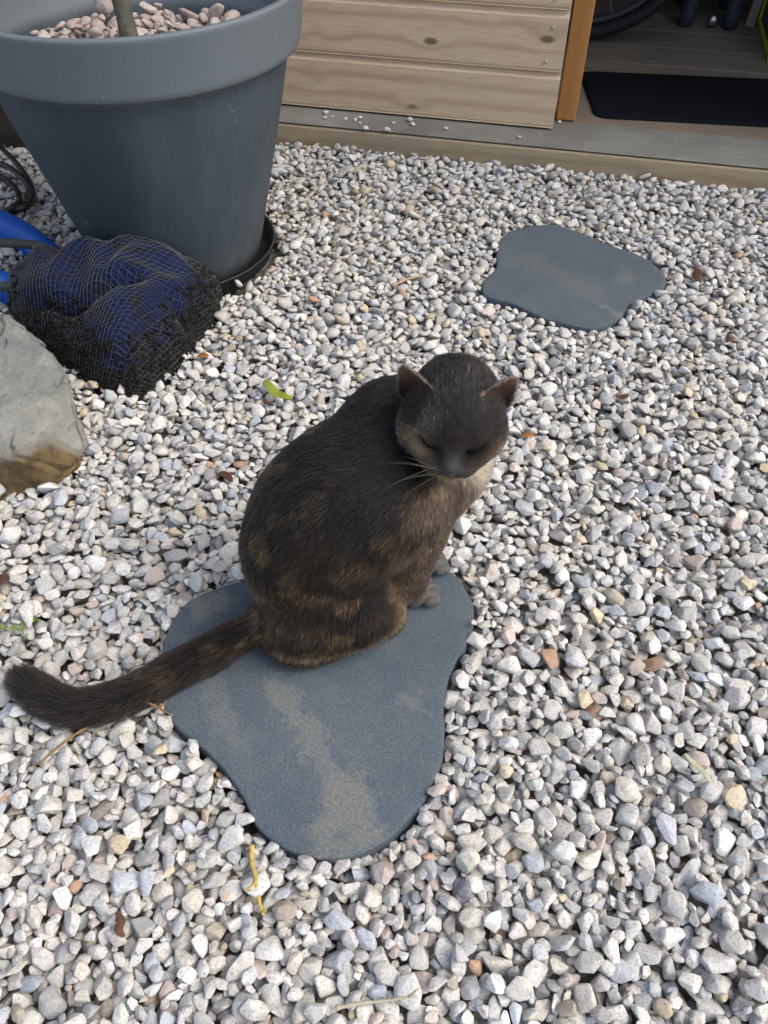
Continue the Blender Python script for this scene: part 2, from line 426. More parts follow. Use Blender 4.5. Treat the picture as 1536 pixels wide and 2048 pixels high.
def basemap(nx, ny, x0, y0, cell):
    X = x0 + (np.arange(nx) + .5) * cell; Y = y0 + (np.arange(ny) + .5) * cell
    X, Y = np.meshgrid(X, Y, indexing='ij')
    h = (.004 * np.sin(X * 9 + 1) * np.cos(Y * 7) + .003 * np.sin(X * 23 - Y * 17)).astype(np.float32)
    i = np.clip(((X + 1.25) / .004).astype(int), 0, BLK.shape[0] - 1); j = np.clip(((Y + .05) / .004).astype(int), 0, BLK.shape[1] - 1)
    h[BLK[i, j]] = .047
    h[(X - a0[0]) * sn[0] + (Y - a0[1]) * sn[1] > -.008] = .012
    return h
items, cnt, Hm = deposit((-1.2, 1.2, -.02, 2.2), 84000, .0149, blocked, base=basemap)
visible = [it for it, c in zip(items, cnt) if c > 5 and abs(it[0]) < .62 + .36 * it[1]]
meanh = float(np.median([Hm[int((it[0] + 1.2) / .0016), int((it[1] + .02) / .0016)] for it in visible]))
ZOFF = GTOP - meanh
print('pebbles', len(items), len(visible), 'mean', meanh)
g = bake_pebbles('gravel', visible, GRAV, lod=lambda x, y: y < 1.15, zoff=ZOFF)
tag(g, 'bed of pale grey and white marble gravel covering the ground', 'gravel', kind='stuff')
bpy.data.objects['ground'].location.z = ZOFF + .026
def gh(x, y):                            # height of the gravel surface
    i = min(max(int((x + 1.2) / .0016), 0), Hm.shape[0] - 1); j = min(max(int((y + .02) / .0016), 0), Hm.shape[1] - 1)
    return float(Hm[max(i - 3, 0):i + 4, max(j - 3, 0):j + 4].max()) + ZOFF
#PART2
# ---------------------------------------------------------------- wooden shed
shed = empty('wooden_shed', A0, SHANG); shed.location.z = 0
tag(shed, 'wooden garden shed with horizontal pine boards, grey sill board and open doorway', 'shed')
WT, DZ = .09, .07
bm = bmesh.new(); add_box(bm, (-1.7, 0, -.06), (2.1, .045, .0635), .004, 2); link('base_beam', bm, BEAM, shed)
bm = bmesh.new(); add_box(bm, (-1.7, .002, .0665), (2.1, .148, .0700), .0012, 1); link('sill_board', bm, GREYW, shed)
bm = bmesh.new()
for k in range(12): add_box(bm, (-1.65, .1495 + k * .145, .05), (2.05, .1495 + k * .145 + .143, .0695), .0015, 1)
link('floor', bm, FLOORW, shed)
def boards(s0, s1, name, t0=WT, z0=.0755, n=17, hgt=.1215):
    bm = bmesh.new()
    prof = [(0, .000), (.0012, .002), (.0, .006), (.0, hgt - .016), (.006, hgt - .010), (.0075, hgt - .004), (.0085, hgt + .0005)]
    for k in range(n):
        for x, side in ((s0, 0), (s1, 1)):
            pass
        pts = [(t0 + d, z0 + k * hgt + z) for d, z in prof] + [(t0 + .019, z0 + k * hgt + hgt + .0005), (t0 + .019, z0 + k * hgt)]
        A = [bm.verts.new((s0, t, z)) for t, z in pts]; B = [bm.verts.new((s1, t, z)) for t, z in pts]
        m = len(pts)
        for q in range(m): bm.faces.new((A[q], A[(q + 1) % m], B[(q + 1) % m], B[q]))
        bm.faces.new(A[::-1]); bm.faces.new(B)
    return link(name, bm, PLANK, shed)
wl = boards(-1.65, .650, 'front_wall')
boards(1.60, 2.05, 'front_wall')
bm = bmesh.new()
add_box(bm, (-1.65, .112, .0755), (-1.63, 1.828, 2.14))
link('side_wall', bm, PLANK, shed)
bm = bmesh.new(); add_box(bm, (2.03, .112, .0755), (2.05, 1.828, 2.14)); link('side_wall', bm, PLANK, shed)
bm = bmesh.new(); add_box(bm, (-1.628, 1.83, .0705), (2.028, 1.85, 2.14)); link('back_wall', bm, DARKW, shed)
bm = bmesh.new(); add_box(bm, (-1.75, .03, 2.15), (2.15, 1.95, 2.19)); link('roof', bm, GREYW, shed)
bm = bmesh.new(); add_box(bm, (.585, .1105, .0705), (.649, .148, 2.14), .002, 1); add_box(bm, (1.601, .1105, .0705), (1.66, .148, 2.14), .002, 1); link('stud', bm, BEAM, shed)
bm = bmesh.new(); add_box(bm, (.6525, .1500, .0722), (.6985, .192, 2.14), .003, 2); link('door_post', bm, ORANGE, shed)
bm = bmesh.new(); add_box(bm, (1.552, .1500, .0722), (1.598, .192, 2.14), .003, 2); link('door_post', bm, ORANGE, shed)
for (sx, z) in [(.6146, .3363), (.6176, .2840), (.6119, .2155)]:
    bm = bmesh.new()
    add_lathe(bm, [(0.0001, .0012), (.0012, .0012), (.0026, .0020), (.0036, .0016), (.004, 0)], 16)
    bmesh.ops.rotate(bm, verts=bm.verts, cent=(0, 0, 0), matrix=Matrix.Rotation(R(90), 3, 'X'))
    o = link('screw', bm, STEEL, shed, True); o.location = (sx, WT - .0002, z)
# black mat
def rounded(corners, r, n=8):
    out = []
    m = len(corners)
    for i in range(m):
        p, a, b = Vector(corners[i]), Vector(corners[i - 1]), Vector(corners[(i + 1) % m])
        u, v = (a - p).normalized(), (b - p).normalized()
        p0, p2 = p + u * r, p + v * r
        for k in range(n + 1):
            t = k / n; out.append((1 - t) ** 2 * p0 + 2 * t * (1 - t) * p + t * t * p2)
    return out
MAT = Mat('mat_pile', .97, .05); fz = MAT.noise(900, 3, .7)
MAT.col(MAT.mix(MAT.ramp(MAT.noise(330, 2, .5), [(.73, 0), (.77, .8)]), MAT.mix(fz, (.004, .005, .007), (.016, .018, .022)), (.22, .22, .21))); MAT.bump(fz, .7, .002)
bm = bmesh.new(); base = rounded([(.745, .185, 0), (1.40, .245, 0), (1.37, .545, 0), (.690, .475, 0)], .035)
low = [bm.verts.new(p) for p in base]; mid = [bm.verts.new(p + Vector((0, 0, .004))) for p in base]
cc = sum(base, Vector()) / len(base); top = [bm.verts.new(cc + (p - cc) * .985 + Vector((0, 0, .006))) for p in base]
for A, B in ((low, mid), (mid, top)):
    for k in range(len(A)): bm.faces.new((A[k], A[(k + 1) % len(A)], B[(k + 1) % len(A)], B[k]))
bm.faces.new(top); bm.faces.new(low[::-1])
mo = link('door_mat', bm, MAT.m); mo.location = shed.location + Vector((0, 0, .0712)); mo.rotation_euler = shed.rotation_euler
tag(mo, 'black rectangular mat with rounded corners lying inside the shed doorway', 'door mat')
def sw(s_, t_, z_): return Vector((A0.x, A0.y, 0)) + SD * s_ + SN * t_ + Vector((0, 0, z_))
# bicycle wheel
wh = empty('bicycle_wheel', sw(.655, .73, .0712), SHANG); tag(wh, 'bicycle wheel with black tyre and thin spokes standing behind the orange door post', 'bicycle wheel')
def ring(Rr, r, n=96, m=12, sq=1):
    bm = bmesh.new(); rr = []
    for i in range(n):
        a = 2 * math.pi * i / n; rr.append([bm.verts.new(((Rr + r * math.cos(b)) * math.cos(a), sq * r * math.sin(b), (Rr + r * math.cos(b)) * math.sin(a) + .325)) for b in [2 * math.pi * k / m for k in range(m)]])
    for i in range(n):
        for k in range(m): bm.faces.new((rr[i][k], rr[i][(k + 1) % m], rr[(i + 1) % n][(k + 1) % m], rr[(i + 1) % n][k]))
    return bm
link('tyre', ring(.305, .0195), RUBBER, wh, True)
link('rim', ring(.276, .010, sq=1.3), simple('rim_metal', (.05, .055, .06), .4, .5, .3), wh, True)
bm = bmesh.new(); add_tube(bm, [(0, -.04, .325), (0, .04, .325)], .018, 16); link('hub', bm, STEEL, wh)
SPK = simple('spoke_steel', (.35, .36, .37), .35, .5, .6, bump=0)
for k in range(24):
    a = 2 * math.pi * (k + .4) / 24; b = a + (.35 if k % 2 else -.35)
    bm = bmesh.new(); add_tube(bm, [(.016 * math.cos(b), .03 * (1 if k % 4 < 2 else -1), .325 + .016 * math.sin(b)), (.27 * math.cos(a), 0, .325 + .27 * math.sin(a))], .0011, 6)
    link('spoke', bm, SPK, wh)
# dark stool, pale board and yellow crate deeper in the shed
NAVY = simple('navy_plastic', (.028, .036, .052), .55, .35)
st = empty('stool', sw(1.035, .93, .0712), SHANG); tag(st, 'dark navy stool with two thick legs standing deep inside the shed', 'stool')
for sx in (-.062, .066):
    for ty in (0, .2):
        bm = bmesh.new(); add_tube(bm, [(sx, ty, 0), (sx, ty, .006), (sx * .98, ty, .03), (sx * .85, ty, .26)], [.014, .021, .024, .023], 20); link('leg', bm, NAVY, st, True)
bm = bmesh.new(); add_box(bm, (-.12, -.045, .245), (.12, .25, .30), .02, 4); link('seat', bm, NAVY, st, True)
bm = bmesh.new(); add_tube(bm, [(-.06, -.005, .12), (.06, -.005, .12)], .012, 12); link('stretcher', bm, NAVY, st, True)
bm = bmesh.new()
add_tube(bm, [(0, -.010, 0), (0, -.006, 0), (0, .006, 0), (0, .010, 0)], [.006, .016, .016, .006], 20)
o = link('castor', bm, STEEL, None, True); o.location = sw(1.05, .93, .0895); o.rotation_euler = (0, 0, SHANG); tag(o, 'small shiny metal castor on the shed floor between the two stool legs', 'castor')
bm = bmesh.new(); add_box(bm, (-.013, -.006, 0), (.013, .006, .55), .002, 1)
o = link('pale_batten', bm, simple('pale_wood', (.20, .20, .17), .7)); o.location = sw(1.16, .96, .0712); o.rotation_euler = (R(-4), R(4), SHANG); tag(o, 'pale upright wooden batten between the stool and the yellow crate', 'batten')
cr = empty('tool_crate', sw(1.19, .67, .0712), SHANG); tag(cr, 'bright yellow edged grey crate at the right edge of the shed doorway', 'crate')
bm = bmesh.new(); add_box(bm, (.0, .004, .0), (.28, .34, .22), .006, 2); link('body', bm, simple('crate_grey', (.10, .10, .09), .6), cr)
YEL = simple('yellow_plastic', (.55, .50, .02), .45, .4)
bm = bmesh.new()
for lo, hi in [((-.006, -.004, 0), (.03, .03, .23)), ((.25, -.004, 0), (.286, .03, .23)), ((-.006, .31, 0), (.03, .344, .23)), ((-.006, -.003, .2), (.286, .343, .245)), ((-.005, -.003, 0), (.285, .343, .018))]: add_box(bm, lo, hi, .004, 2)
link('frame', bm, YEL, cr)

# white pebbles lying on the sill board
LP = [(652, 228, 6), (650, 238, 4.5), (665, 235, 2.5), (690, 240, 4.5), (711, 241, 4.5), (720, 238, 5), (720, 248, 3.8), (732, 259, 6), (774, 263, 6.5), (787, 248, 3.6), (820, 243, 7), (825, 251, 5), (892, 260, 5), (1038, 277, 4), (1077, 269, 2.8), (1118, 246, 4.5)]
PN = ['first', 'second', 'third', 'fourth', 'fifth', 'sixth', 'seventh', 'eighth', 'ninth', 'tenth', 'eleventh', 'twelfth', 'thirteenth', 'fourteenth', 'fifteenth', 'sixteenth']
rp = np.random.default_rng(11)
for k, (u, v, rr) in enumerate(LP):
    V, T = PH[k % 26]; r_ = rr * .001
    P = V * [r_ * 1.15, r_, r_ * .75]
    me = np_mesh('loose_pebble', P, T); at = me.attributes.new('tint', 'FLOAT_COLOR', 'POINT')
    at.data.foreach_set('color', np.tile(np.array([.60, .585, .55, 1], np.float32), len(V)))
    o = link('loose_pebble', me, GRAV); p = gz(u, v, DZ); o.location = (p.x, p.y, DZ + r_ * .72); o.rotation_euler = (0, 0, float(rp.random() * 6))
    tag(o, f'white pebble on the grey sill board, {PN[k]} from the left' + (', the largest' if rr == 7 else ''), 'pebble', 'white pebbles on the shed sill')

# timber sleeper behind the pot
bm = bmesh.new(); add_box(bm, (-1.0, 0, -.03), (.28, .07, .30), .005, 2)
o = link('timber_sleeper', bm, DARKW); o.location = gz(60, 303, .02) + Vector((0, 0, -.02)); o.rotation_euler = (0, 0, SHANG)
tag(o, 'dark brown timber sleeper standing on edge behind the big pot', 'timber sleeper')

# ---------------------------------------------------------------- big plant pot
PX, PY, PHt, PRT, PRB, PBD, PDR = -.409, 1.454, .489, .283, .156, .089, .013
pot = empty('plant_pot', (PX, PY, .012)); tag(pot, 'large tapered anthracite blue-grey plastic plant pot with a wide rim band', 'plant pot')
PM = Mat('pot_plastic', .62, .35)
pn = PM.noise(1100, 2, .6); zz = PM.sep(PM.tc.outputs['Object'])[2]
c = PM.mix(PM.noise(3, 3, .5), (.027, .040, .051), (.036, .051, .063))
c = PM.mix(PM.math('MULTIPLY', PM.ramp(PM.noise(6, 4, .6, PM.map((1, 1, .25))), [(.45, 0), (.7, 1)]), .5), c, (.085, .10, .112))
c = PM.mix(PM.math('MULTIPLY', PM.ramp(PM.math('MULTIPLY', zz, 1.0), [(.375, 0), (.392, 1)]), .7), c, (.16, .185, .20))        # paler rim band
c = PM.mix(PM.ramp(pn, [(.35, .35), (.5, 0)]), c, (.03, .04, .05))
c = PM.mix(PM.ramp(PM.noise(300, 1, .5), [(.80, 0), (.82, .9)]), c, (.5, .5, .48))
stx = PM.math('MULTIPLY', PM.ramp(PM.noise(1, 5, .7, PM.map((22, 22, 1.2))), [(.52, 0), (.75, .55)]), PM.ramp(PM.noise(4, 3), [(.4, 0), (.6, 1)]))
c = PM.mix(stx, c, (.15, .165, .17))
c = PM.mix(PM.math('MULTIPLY', PM.ramp(zz, [(0, .6), (.10, 0)]), PM.noise(40, 5, .7)), c, (.16, .15, .13))      # dried splashes near the base
c = PM.mix(PM.math('MULTIPLY', PM.ramp(PM.noise(60, 6, .8, PM.map((1, 1, .5))), [(.62, 0), (.68, .5)]), PM.ramp(PM.noise(5, 2, .5, PM.map(loc=(3, 3, 3))), [(.5, 0), (.6, 1)])), c, (.26, .28, .28))
PM.col(c); PM.bump(pn, .25, .0005)
z0 = -.012; rB = PRT - PDR - .016; zb = PHt - PBD - .012; T_ = PHt - .012
def lerp(z): return PRB + (rB - PRB) * z / zb
bm = bmesh.new()
add_lathe(bm, [(.0001, .006), (lerp(0) - .006, .006), (lerp(0), .010), (lerp(.05), .05), (lerp(.12), .12), (lerp(.2), .2), (lerp(.3), .3), (rB, zb + .012), (rB - .006, zb + .04), (rB - .008, T_ - .02), (lerp(T_ - .13) - .010, T_ - .13), (lerp(T_ - .20) - .012, T_ - .20), (.0001, T_ - .20)], 128)
link('body', bm, PM.m, pot, True)
bm = bmesh.new()
rr0 = PRT - PDR
add_lathe(bm, [(rB - .005, zb + .0045), (rr0 - .004, zb), (rr0, zb + .004), (rr0 + .002, zb + .012), (PRT - .002, T_ - .010), (PRT, T_ - .004), (PRT - .001, T_ - .0008), (PRT - .004, T_), (PRT - .009, T_), (PRT - .012, T_ - .003), (PRT - .015, T_ - .02), (PRT - .024, T_ - .070)], 128)
link('rim', bm, PM.m, pot, True)
SM = simple('saucer_plastic', (.022, .026, .03), .5, .4, nscale=20)
bm = bmesh.new(); add_lathe(bm, [(.0001, -.004), (.165, -.004), (.183, .012), (.190, .036), (.1915, .037), (.1895, .0385), (.187, .037), (.179, .010), (.165, .001), (.0001, .001)], 128)
o = link('pot_saucer', bm, SM, None, True); o.location = (PX, PY, .0095); tag(o, 'round black plastic saucer under the big pot', 'saucer')
# pink gravel in the pot
PPAL = np.array([(.46, .36, .32), (.50, .43, .38), (.44, .33, .30), (.52, .48, .42), (.38, .35, .32), (.50, .41, .35)]); PPW = np.array([3, 3, 2, 2, 1, 2]) / 13
def pbase(nx, ny, x0, y0, cell):
    X = x0 + np.arange(nx) * cell; Y = y0 + np.arange(ny) * cell; X, Y = np.meshgrid(X, Y, indexing='ij')
    return (.030 * np.exp(-((X + .02) ** 2 + (Y - .05) ** 2) / .03)).astype(np.float32)
its, cn, _ = deposit((-.27, .27, -.27, .27), 1900, .019, lambda X, Y, a: X * X + Y * Y > (.214) ** 2, cell=.0025, base=pbase, seed=9)
its = [it for it, c_ in zip(its, cn) if c_ > 2]
o = bake_pebbles('pot_gravel', its, GRAV, PPAL, PPW, lod=lambda x, y: False, seed=8, zoff=0)
o.location = (PX, PY, .320); tag(o, 'pinkish gravel mulch filling the top of the big pot', 'gravel', kind='stuff')
bm = bmesh.new(); r0 = add_lathe(bm, [(.0001, .03), (.1, .018), (.252, .0)], 48)
# sapling
BARK = simple('bark', (.10, .10, .075), .85, .2, nscale=45, var=.5, bump=.8, bdist=.003)
bm.free()
tr = empty('potted_tree', (PX, PY + .0, .33)); tag(tr, 'thin grey-brown tree trunk growing out of the pink gravel in the pot', 'tree')
bm = bmesh.new(); tp = spline([(-.008, 0, -.03), (-.010, 0, .03), (-.012, .005, .07), (-.016, .012, .13), (-.02, .02, .3), (-.01, .04, .6), (0, .05, .9)], 6)
add_tube(bm, tp, [.030 - .014 * min(1, i / 9) - .004 * i / len(tp) for i in range(len(tp))], 16)
for v in bm.verts: v.co += Vector((mnoise.noise(v.co * 60), mnoise.noise(v.co * 60 + Vector((7, 0, 0))), 0)) * .0025
link('trunk', bm, BARK, tr, True)
LEAFG = simple('leaf_green', (.05, .10, .02), .5, .4)
bm = bmesh.new()
rl = random.Random(4)
for k in range(5):
    a = k * 1.3; p0 = Vector((0, .05, .85 + .02 * k)); d = Vector((math.cos(a), math.sin(a), 1.1)) * .3
    add_tube(bm, [p0, p0 + d * .5, p0 + d + Vector((0, 0, -.02))], [.008, .005, .002], 6)
link('branches', bm, BARK, tr, True)
bm = bmesh.new()
for k in range(420):
    a = rl.random() * 6.28; r_ = .34 * rl.random() ** .5; p = Vector((r_ * math.cos(a), .05 + r_ * math.sin(a), 1.0 + rl.random() * .32))
    q = Matrix.Rotation(rl.random() * 6, 3, 'Z') @ Matrix.Rotation(rl.uniform(-.9, .9), 3, 'X')
    L = rl.uniform(.03, .05)
    vs = [bm.verts.new(p + q @ Vector(c_)) for c_ in ((0, 0, 0), (.3 * L, .35 * L, .06 * L), (0, L, -.1 * L), (-.3 * L, .35 * L, .06 * L))]
    bm.faces.new(vs)
link('leaves', bm, LEAFG, tr)

# ---------------------------------------------------------------- landing net bundled by the pot
foot = [gz(u, v, .012) for u, v in [(30, 640), (70, 690), (140, 745), (220, 790), (288, 806), (335, 765), (400, 695), (440, 628), (436, 582), (380, 566), (300, 572), (200, 575), (100, 582), (45, 605)]]
foot = [Vector((p.x, p.y, 0)) for p in foot]
fo = spline(foot, 14, True); fc = Vector((sum(p.x for p in foot) / len(foot), sum(p.y for p in foot) / len(foot), 0)); fc.y += .03
angs = np.array([math.atan2((p - fc).y, (p - fc).x) for p in fo]); rads = np.array([(p - fc).length for p in fo])
oi = np.argsort(angs); angs = angs[oi]; rads = rads[oi]
def outline(a): return float(np.interp(a, np.r_[angs[-1] - 2 * np.pi, angs, angs[0] + 2 * np.pi], np.r_[rads[-1], rads, rads[0]]))
def bagpt(a, rho, lift=0.0):
    r_ = outline(a) * rho; x = fc.x + r_ * math.cos(a); y = fc.y + r_ * math.sin(a)
    ty = min(1, max(0, (y - .985) / .19))
    Hh = .055 + .090 * ty ** .9
    hump = .075 * math.exp(-((x + .392) / .055) ** 2 - ((y - 1.09) / .08) ** 2) + .0 * math.exp(-((x + .50) / .05) ** 2 - ((y - 1.06) / .08) ** 2)
    prof = max(0.0, 1 - rho ** 2.6) ** .5
    nv = Vector((x * 7, y * 7, 2))
    wx, wy = x + .03 * mnoise.noise(nv), y + .03 * mnoise.noise(nv + Vector((9, 0, 0)))
    fold = .050 * (abs(mnoise.noise(Vector((wx * 11, wy * 6.5, 5)))) * -2 + .45) + .008 * mnoise.noise(Vector((wx * 30, wy * 30, 1)))
    def val(x0, y0, x1, y1, w_):
        dx, dy = x1 - x0, y1 - y0; t_ = max(0, min(1, ((wx - x0) * dx + (wy - y0) * dy) / (dx * dx + dy * dy))); return math.exp(-(((wx - x0 - t_ * dx) ** 2 + (wy - y0 - t_ * dy) ** 2) / w_ ** 2))
    fold -= .055 * val(-.62, 1.165, -.42, 1.150, .013) + .050 * val(-.37, 1.13, -.43, 1.03, .012) + .045 * val(-.36, 1.12, -.22, 1.095, .011) - .022 * val(-.50, 1.10, -.46, 1.04, .020)
    Hh *= .92
    z = (Hh + hump + fold * (.4 + .6 * ty)) * prof
    out_ = .012 * prof * rho
    return Vector((x + math.cos(a) * (out_ + lift), y + math.sin(a) * (out_ + lift), z + .006 + lift))
NETO = empty('landing_net', (fc.x, fc.y, .01)); tag(NETO, 'dark bundled landing net over blue cloth, heaped against the big pot', 'net')
def nl(p): return p - Vector((fc.x, fc.y, .01))
LN = Mat('net_lining', .8, .25)
x = LN.sep(LN.tc.outputs['Object'])
m1 = LN.ramp(LN.math('ADD', LN.math('MULTIPLY', x[2], 5.4), LN.math('MULTIPLY', LN.noise(14, 4, .6), .9)), [(.70, 0), (.95, 1)])
m1 = LN.math('MULTIPLY', m1, LN.ramp(LN.noise(20, 4, .65, LN.map((1, 1.6, 1), loc=(2, 3, 1))), [(.34, .12), (.50, 1)]))
blue = LN.mix(LN.noise(40, 4, .6), (.003, .006, .030), (.007, .017, .085))
dirt = LN.mix(LN.ramp(LN.noise(330, 3, .7), [(.45, 0), (.75, 1)]), (.004, .0045, .005), (.035, .032, .025))
LN.col(LN.mix(m1, dirt, blue)); LN.bump(LN.math('ADD', LN.noise(150, 5, .7), LN.vor(160)), .9, .006)
NA, NR = 220, 60
V = []; F = []
for j in range(NR):
    rho = 1 - (1 - (j + 1) / NR) ** 1.5
    for i in range(NA): V.append(nl(bagpt(-math.pi + 2 * math.pi * i / NA, rho)))
V.append(nl(bagpt(0, .0001)))
bm = bmesh.new(); vs = [bm.verts.new(v) for v in V]
for j in range(NR - 1):
    for i in range(NA): bm.faces.new((vs[j * NA + i], vs[j * NA + (i + 1) % NA], vs[(j + 1) * NA + (i + 1) % NA], vs[(j + 1) * NA + i]))
for i in range(NA): bm.faces.new((vs[-1], vs[i], vs[(i + 1) % NA]))
link('bag', bm, LN.m, NETO, True)
# diamonds: a warped lattice of knots joined by thin cords
NETM = simple('net_cord', (.075, .08, .075), .7, .3, nscale=30, var=.6, bump=0)
NETD = simple('net_cord_dirty', (.018, .018, .016), .8, .2, nscale=60, var=.6, bump=0)
ca, cb = .0074, .0048
bm = bmesh.new(); knots = {}
for i in range(-84, 85):
    for j in range(-110, 111):
        if (i + j) % 2: continue
        X, Y = i * ca, j * cb
        X, Y = X * math.cos(.5) - Y * math.sin(.5), X * math.sin(.5) + Y * math.cos(.5)
        q = Vector((X * 9, Y * 9, 4)); X += .02 * mnoise.noise(q); Y += .02 * mnoise.noise(q + Vector((5, 5, 0)))
        a = math.atan2(Y, X); s_ = math.hypot(X, Y) / outline(a)
        if s_ > 1.42: continue
        rho = s_ if s_ < .6 else .6 + .4 * math.sin(min(1, (s_ - .6) / .82) * math.pi / 2)
        knots[i, j] = bm.verts.new(nl(bagpt(a, rho, .0022)))
for (i, j), v in knots.items():
    a, b, c_ = knots.get((i + 1, j + 1)), knots.get((i + 1, j - 1)), knots.get((i + 2, j))
    if a and b and c_ and (v.co - c_.co).length < .05:
        bm.faces.new((v, b, c_, a))
o = link('netting', bm, NETM, NETO)
md = o.modifiers.new('cords', 'WIREFRAME'); md.thickness = .0009; md.use_replace = True; md.use_even_offset = False
DEB = simple('weed_debris', (.012, .012, .010), .9, .1, nscale=200, var=.7)
rd = np.random.default_rng(4); Vs = []; Ts = []; off = 0
for k in range(2600):
    a = rd.uniform(-math.pi, math.pi) if k % 3 else rd.uniform(-2.6, .3); rho = 1 - .5 * rd.random() ** 1.3
    p = nl(bagpt(a, rho, .002)); 
    if p.z > .06 + .05 * rd.random(): continue
    V_, T_2 = PL[k % 26]; s3 = rd.uniform(.0015, .004, 3)
    Vs.append(V_ * s3 @ np.array(Matrix.Rotation(rd.random() * 6, 3, 'X') @ Matrix.Rotation(rd.random() * 6, 3, 'Z')) + np.array(p)); Ts.append(T_2 + off); off += len(V_)
tag(link('debris', np_mesh('debris', np.concatenate(Vs), np.concatenate(Ts)), DEB, NETO), kind='stuff')
# rim tube and handle of the net
bm = bmesh.new(); pts = [gz(-120, 470, .10), gz(-20, 484, .10), gz(50, 488, .10), gz(95, 500, .10), gz(100, 540, .085), gz(75, 580, .07), gz(0, 572, .07), gz(-100, 565, .07)]
add_tube(bm, spline([nl(p) for p in pts], 8), .0085, 10)
link('rim', bm, simple('rim_tube', (.035, .04, .034), .6, .4, nscale=50, var=.5), NETO, True)

# blue corrugated hose
def hose(name, pts, r_, mat, pitch=.0075, amp=.0028):
    sp = spline(pts, 40); L = 0; out = [sp[0]]; rad = []
    cum = [0]
    for a, b in zip(sp, sp[1:]): cum.append(cum[-1] + (b - a).length)
    n = int(cum[-1] / (pitch / 6)); P = []
    for k in range(n):
        d = cum[-1] * k / n; i = min(len(sp) - 2, max(0, int(np.searchsorted(cum, d)) - 1)); t = (d - cum[i]) / max(1e-9, cum[i + 1] - cum[i])
        P.append(sp[i].lerp(sp[i + 1], t)); rad.append(r_ + amp * math.sin(2 * math.pi * d / pitch))
    bm = bmesh.new(); add_tube(bm, P, rad, 28); return link(name, bm, mat, None, True)
BL = simple('blue_hose', (.012, .11, .48), .38, .5, nscale=30, bump=0)
o = hose('corrugated_hose', [gz(-260, 350, .05), gz(-120, 400, .045), gz(0, 448, .045), gz(70, 490, .04), gz(110, 540, .04), gz(85, 600, .035), gz(20, 580, .035), gz(-80, 540, .035), gz(-200, 520, .035)], .026, BL)
tag(o, 'bright blue corrugated hose running under the bundled net', 'hose')
bm = bmesh.new()
CB = [(-120, 220), (-40, 262), (25, 318), (58, 362), (66, 395), (50, 415), (0, 430), (-60, 445), (-110, 400), (-60, 330), (0, 328), (40, 352), (62, 385), (56, 408), (20, 420), (-30, 442), (-90, 420), (-50, 350), (0, 353), (30, 375), (38, 398), (30, 412), (-10, 440), (-70, 470)]
add_tube(bm, spline([gz(u, v, .034 + .006 * (k % 3)) for k, (u, v) in enumerate(CB)], 8), .0062, 12)
o = link('black_cable', bm, simple('cable_black', (.010, .012, .012), .4, .5), None, True); tag(o, 'thick black cable coiled on the gravel left of the big pot', 'cable')

# ---------------------------------------------------------------- boulder
RP = [gz(192, 912, .035), gz(165, 862, .06), gz(134, 748, .115), (gz(100, 700, .135)), gz(60, 652, .15), gz(0, 625, .165), gz(-90, 620, .16), gz(-200, 700, .11), gz(-230, 900, .02),
      gz(60, 893, .088), gz(0, 905, .100), gz(-90, 910, .10), gz(145, 945, .036), gz(150, 948, .0), gz(100, 985, .0), gz(35, 1008, .0), gz(-40, 1005, .0), gz(-160, 990, .0)]
RP += [gz(150, 760, -.0) + Vector((-.03, 0, 0)), gz(60, 700, 0), gz(-120, 680, 0)]
bm = bmesh.new(); rc = sum(RP, Vector()) / len(RP); rc.z = 0
for p in RP: bm.verts.new(p - rc)
r_ = bmesh.ops.convex_hull(bm, input=bm.verts)
bmesh.ops.delete(bm, geom=list({g for g in r_['geom_interior'] + r_['geom_unused'] if isinstance(g, bmesh.types.BMVert)}), context='VERTS')
bmesh.ops.bevel(bm, geom=list(bm.edges), offset=.008, segments=2, affect='EDGES', clamp_overlap=True)
bmesh.ops.triangulate(bm, faces=bm.faces)
for _ in range(4):
    es = [e for e in bm.edges if e.calc_length() > .006]
    if not es: break
    bmesh.ops.subdivide_edges(bm, edges=es, cuts=1); bmesh.ops.triangulate(bm, faces=[f for f in bm.faces if len(f.verts) > 3])
bm.normal_update()
for v in bm.verts:
    q = v.co
    rid = 1 - abs(mnoise.noise(Vector((q.x * 9, q.y * 14, q.z * 20))))
    d = .010 * (mnoise.noise(q * 11)) + .005 * (rid - .7) + .0035 * mnoise.noise(q * 40) + .0015 * mnoise.noise(q * 110)
    v.co = q + v.normal * d
RK = Mat('boulder_stone', .85, .25)
x = RK.sep(RK.tc.outputs['Object']); lay = RK.noise(9, 6, .62, RK.map((1, 1, 3.2), rot=(.5, .3, .2)), dist=.8); f = RK.noise(120, 5, .7)
c = RK.mix(RK.ramp(lay, [(.3, 0), (.5, .5), (.7, 1)]), (.13, .145, .14), (.36, .35, .31))
c = RK.mix(RK.ramp(RK.noise(20, 5, .7), [(.45, 0), (.62, .5)]), c, (.20, .20, .175))
oc = RK.mix(RK.ramp(RK.noise(24, 5, .65), [(.35, 0), (.65, 1)]), (.085, .058, .026), (.22, .15, .07))
zl = RK.math('ADD', RK.math('ADD', RK.math('MULTIPLY', x[2], 1.0), RK.math('MULTIPLY', x[1], -.0)), RK.math('MULTIPLY', RK.noise(22, 6, .7), .055))
yl = RK.math('ADD', x[1], RK.math('MULTIPLY', x[2], -.25))
om = RK.math('MULTIPLY', RK.ramp(RK.math('ADD', zl, .0), [(.100, 1), (.125, 0)]), RK.ramp(RK.math('ADD', RK.math('ADD', RK.math('MULTIPLY', x[1], 3.0), .9), RK.math('MULTIPLY', RK.noise(30, 3), .1)), [(.70, 1), (.75, 0)]))
c = RK.mix(om, c, oc)
c = RK.mix(RK.ramp(f, [(.3, .5), (.45, 0)]), c, (.06, .06, .055))
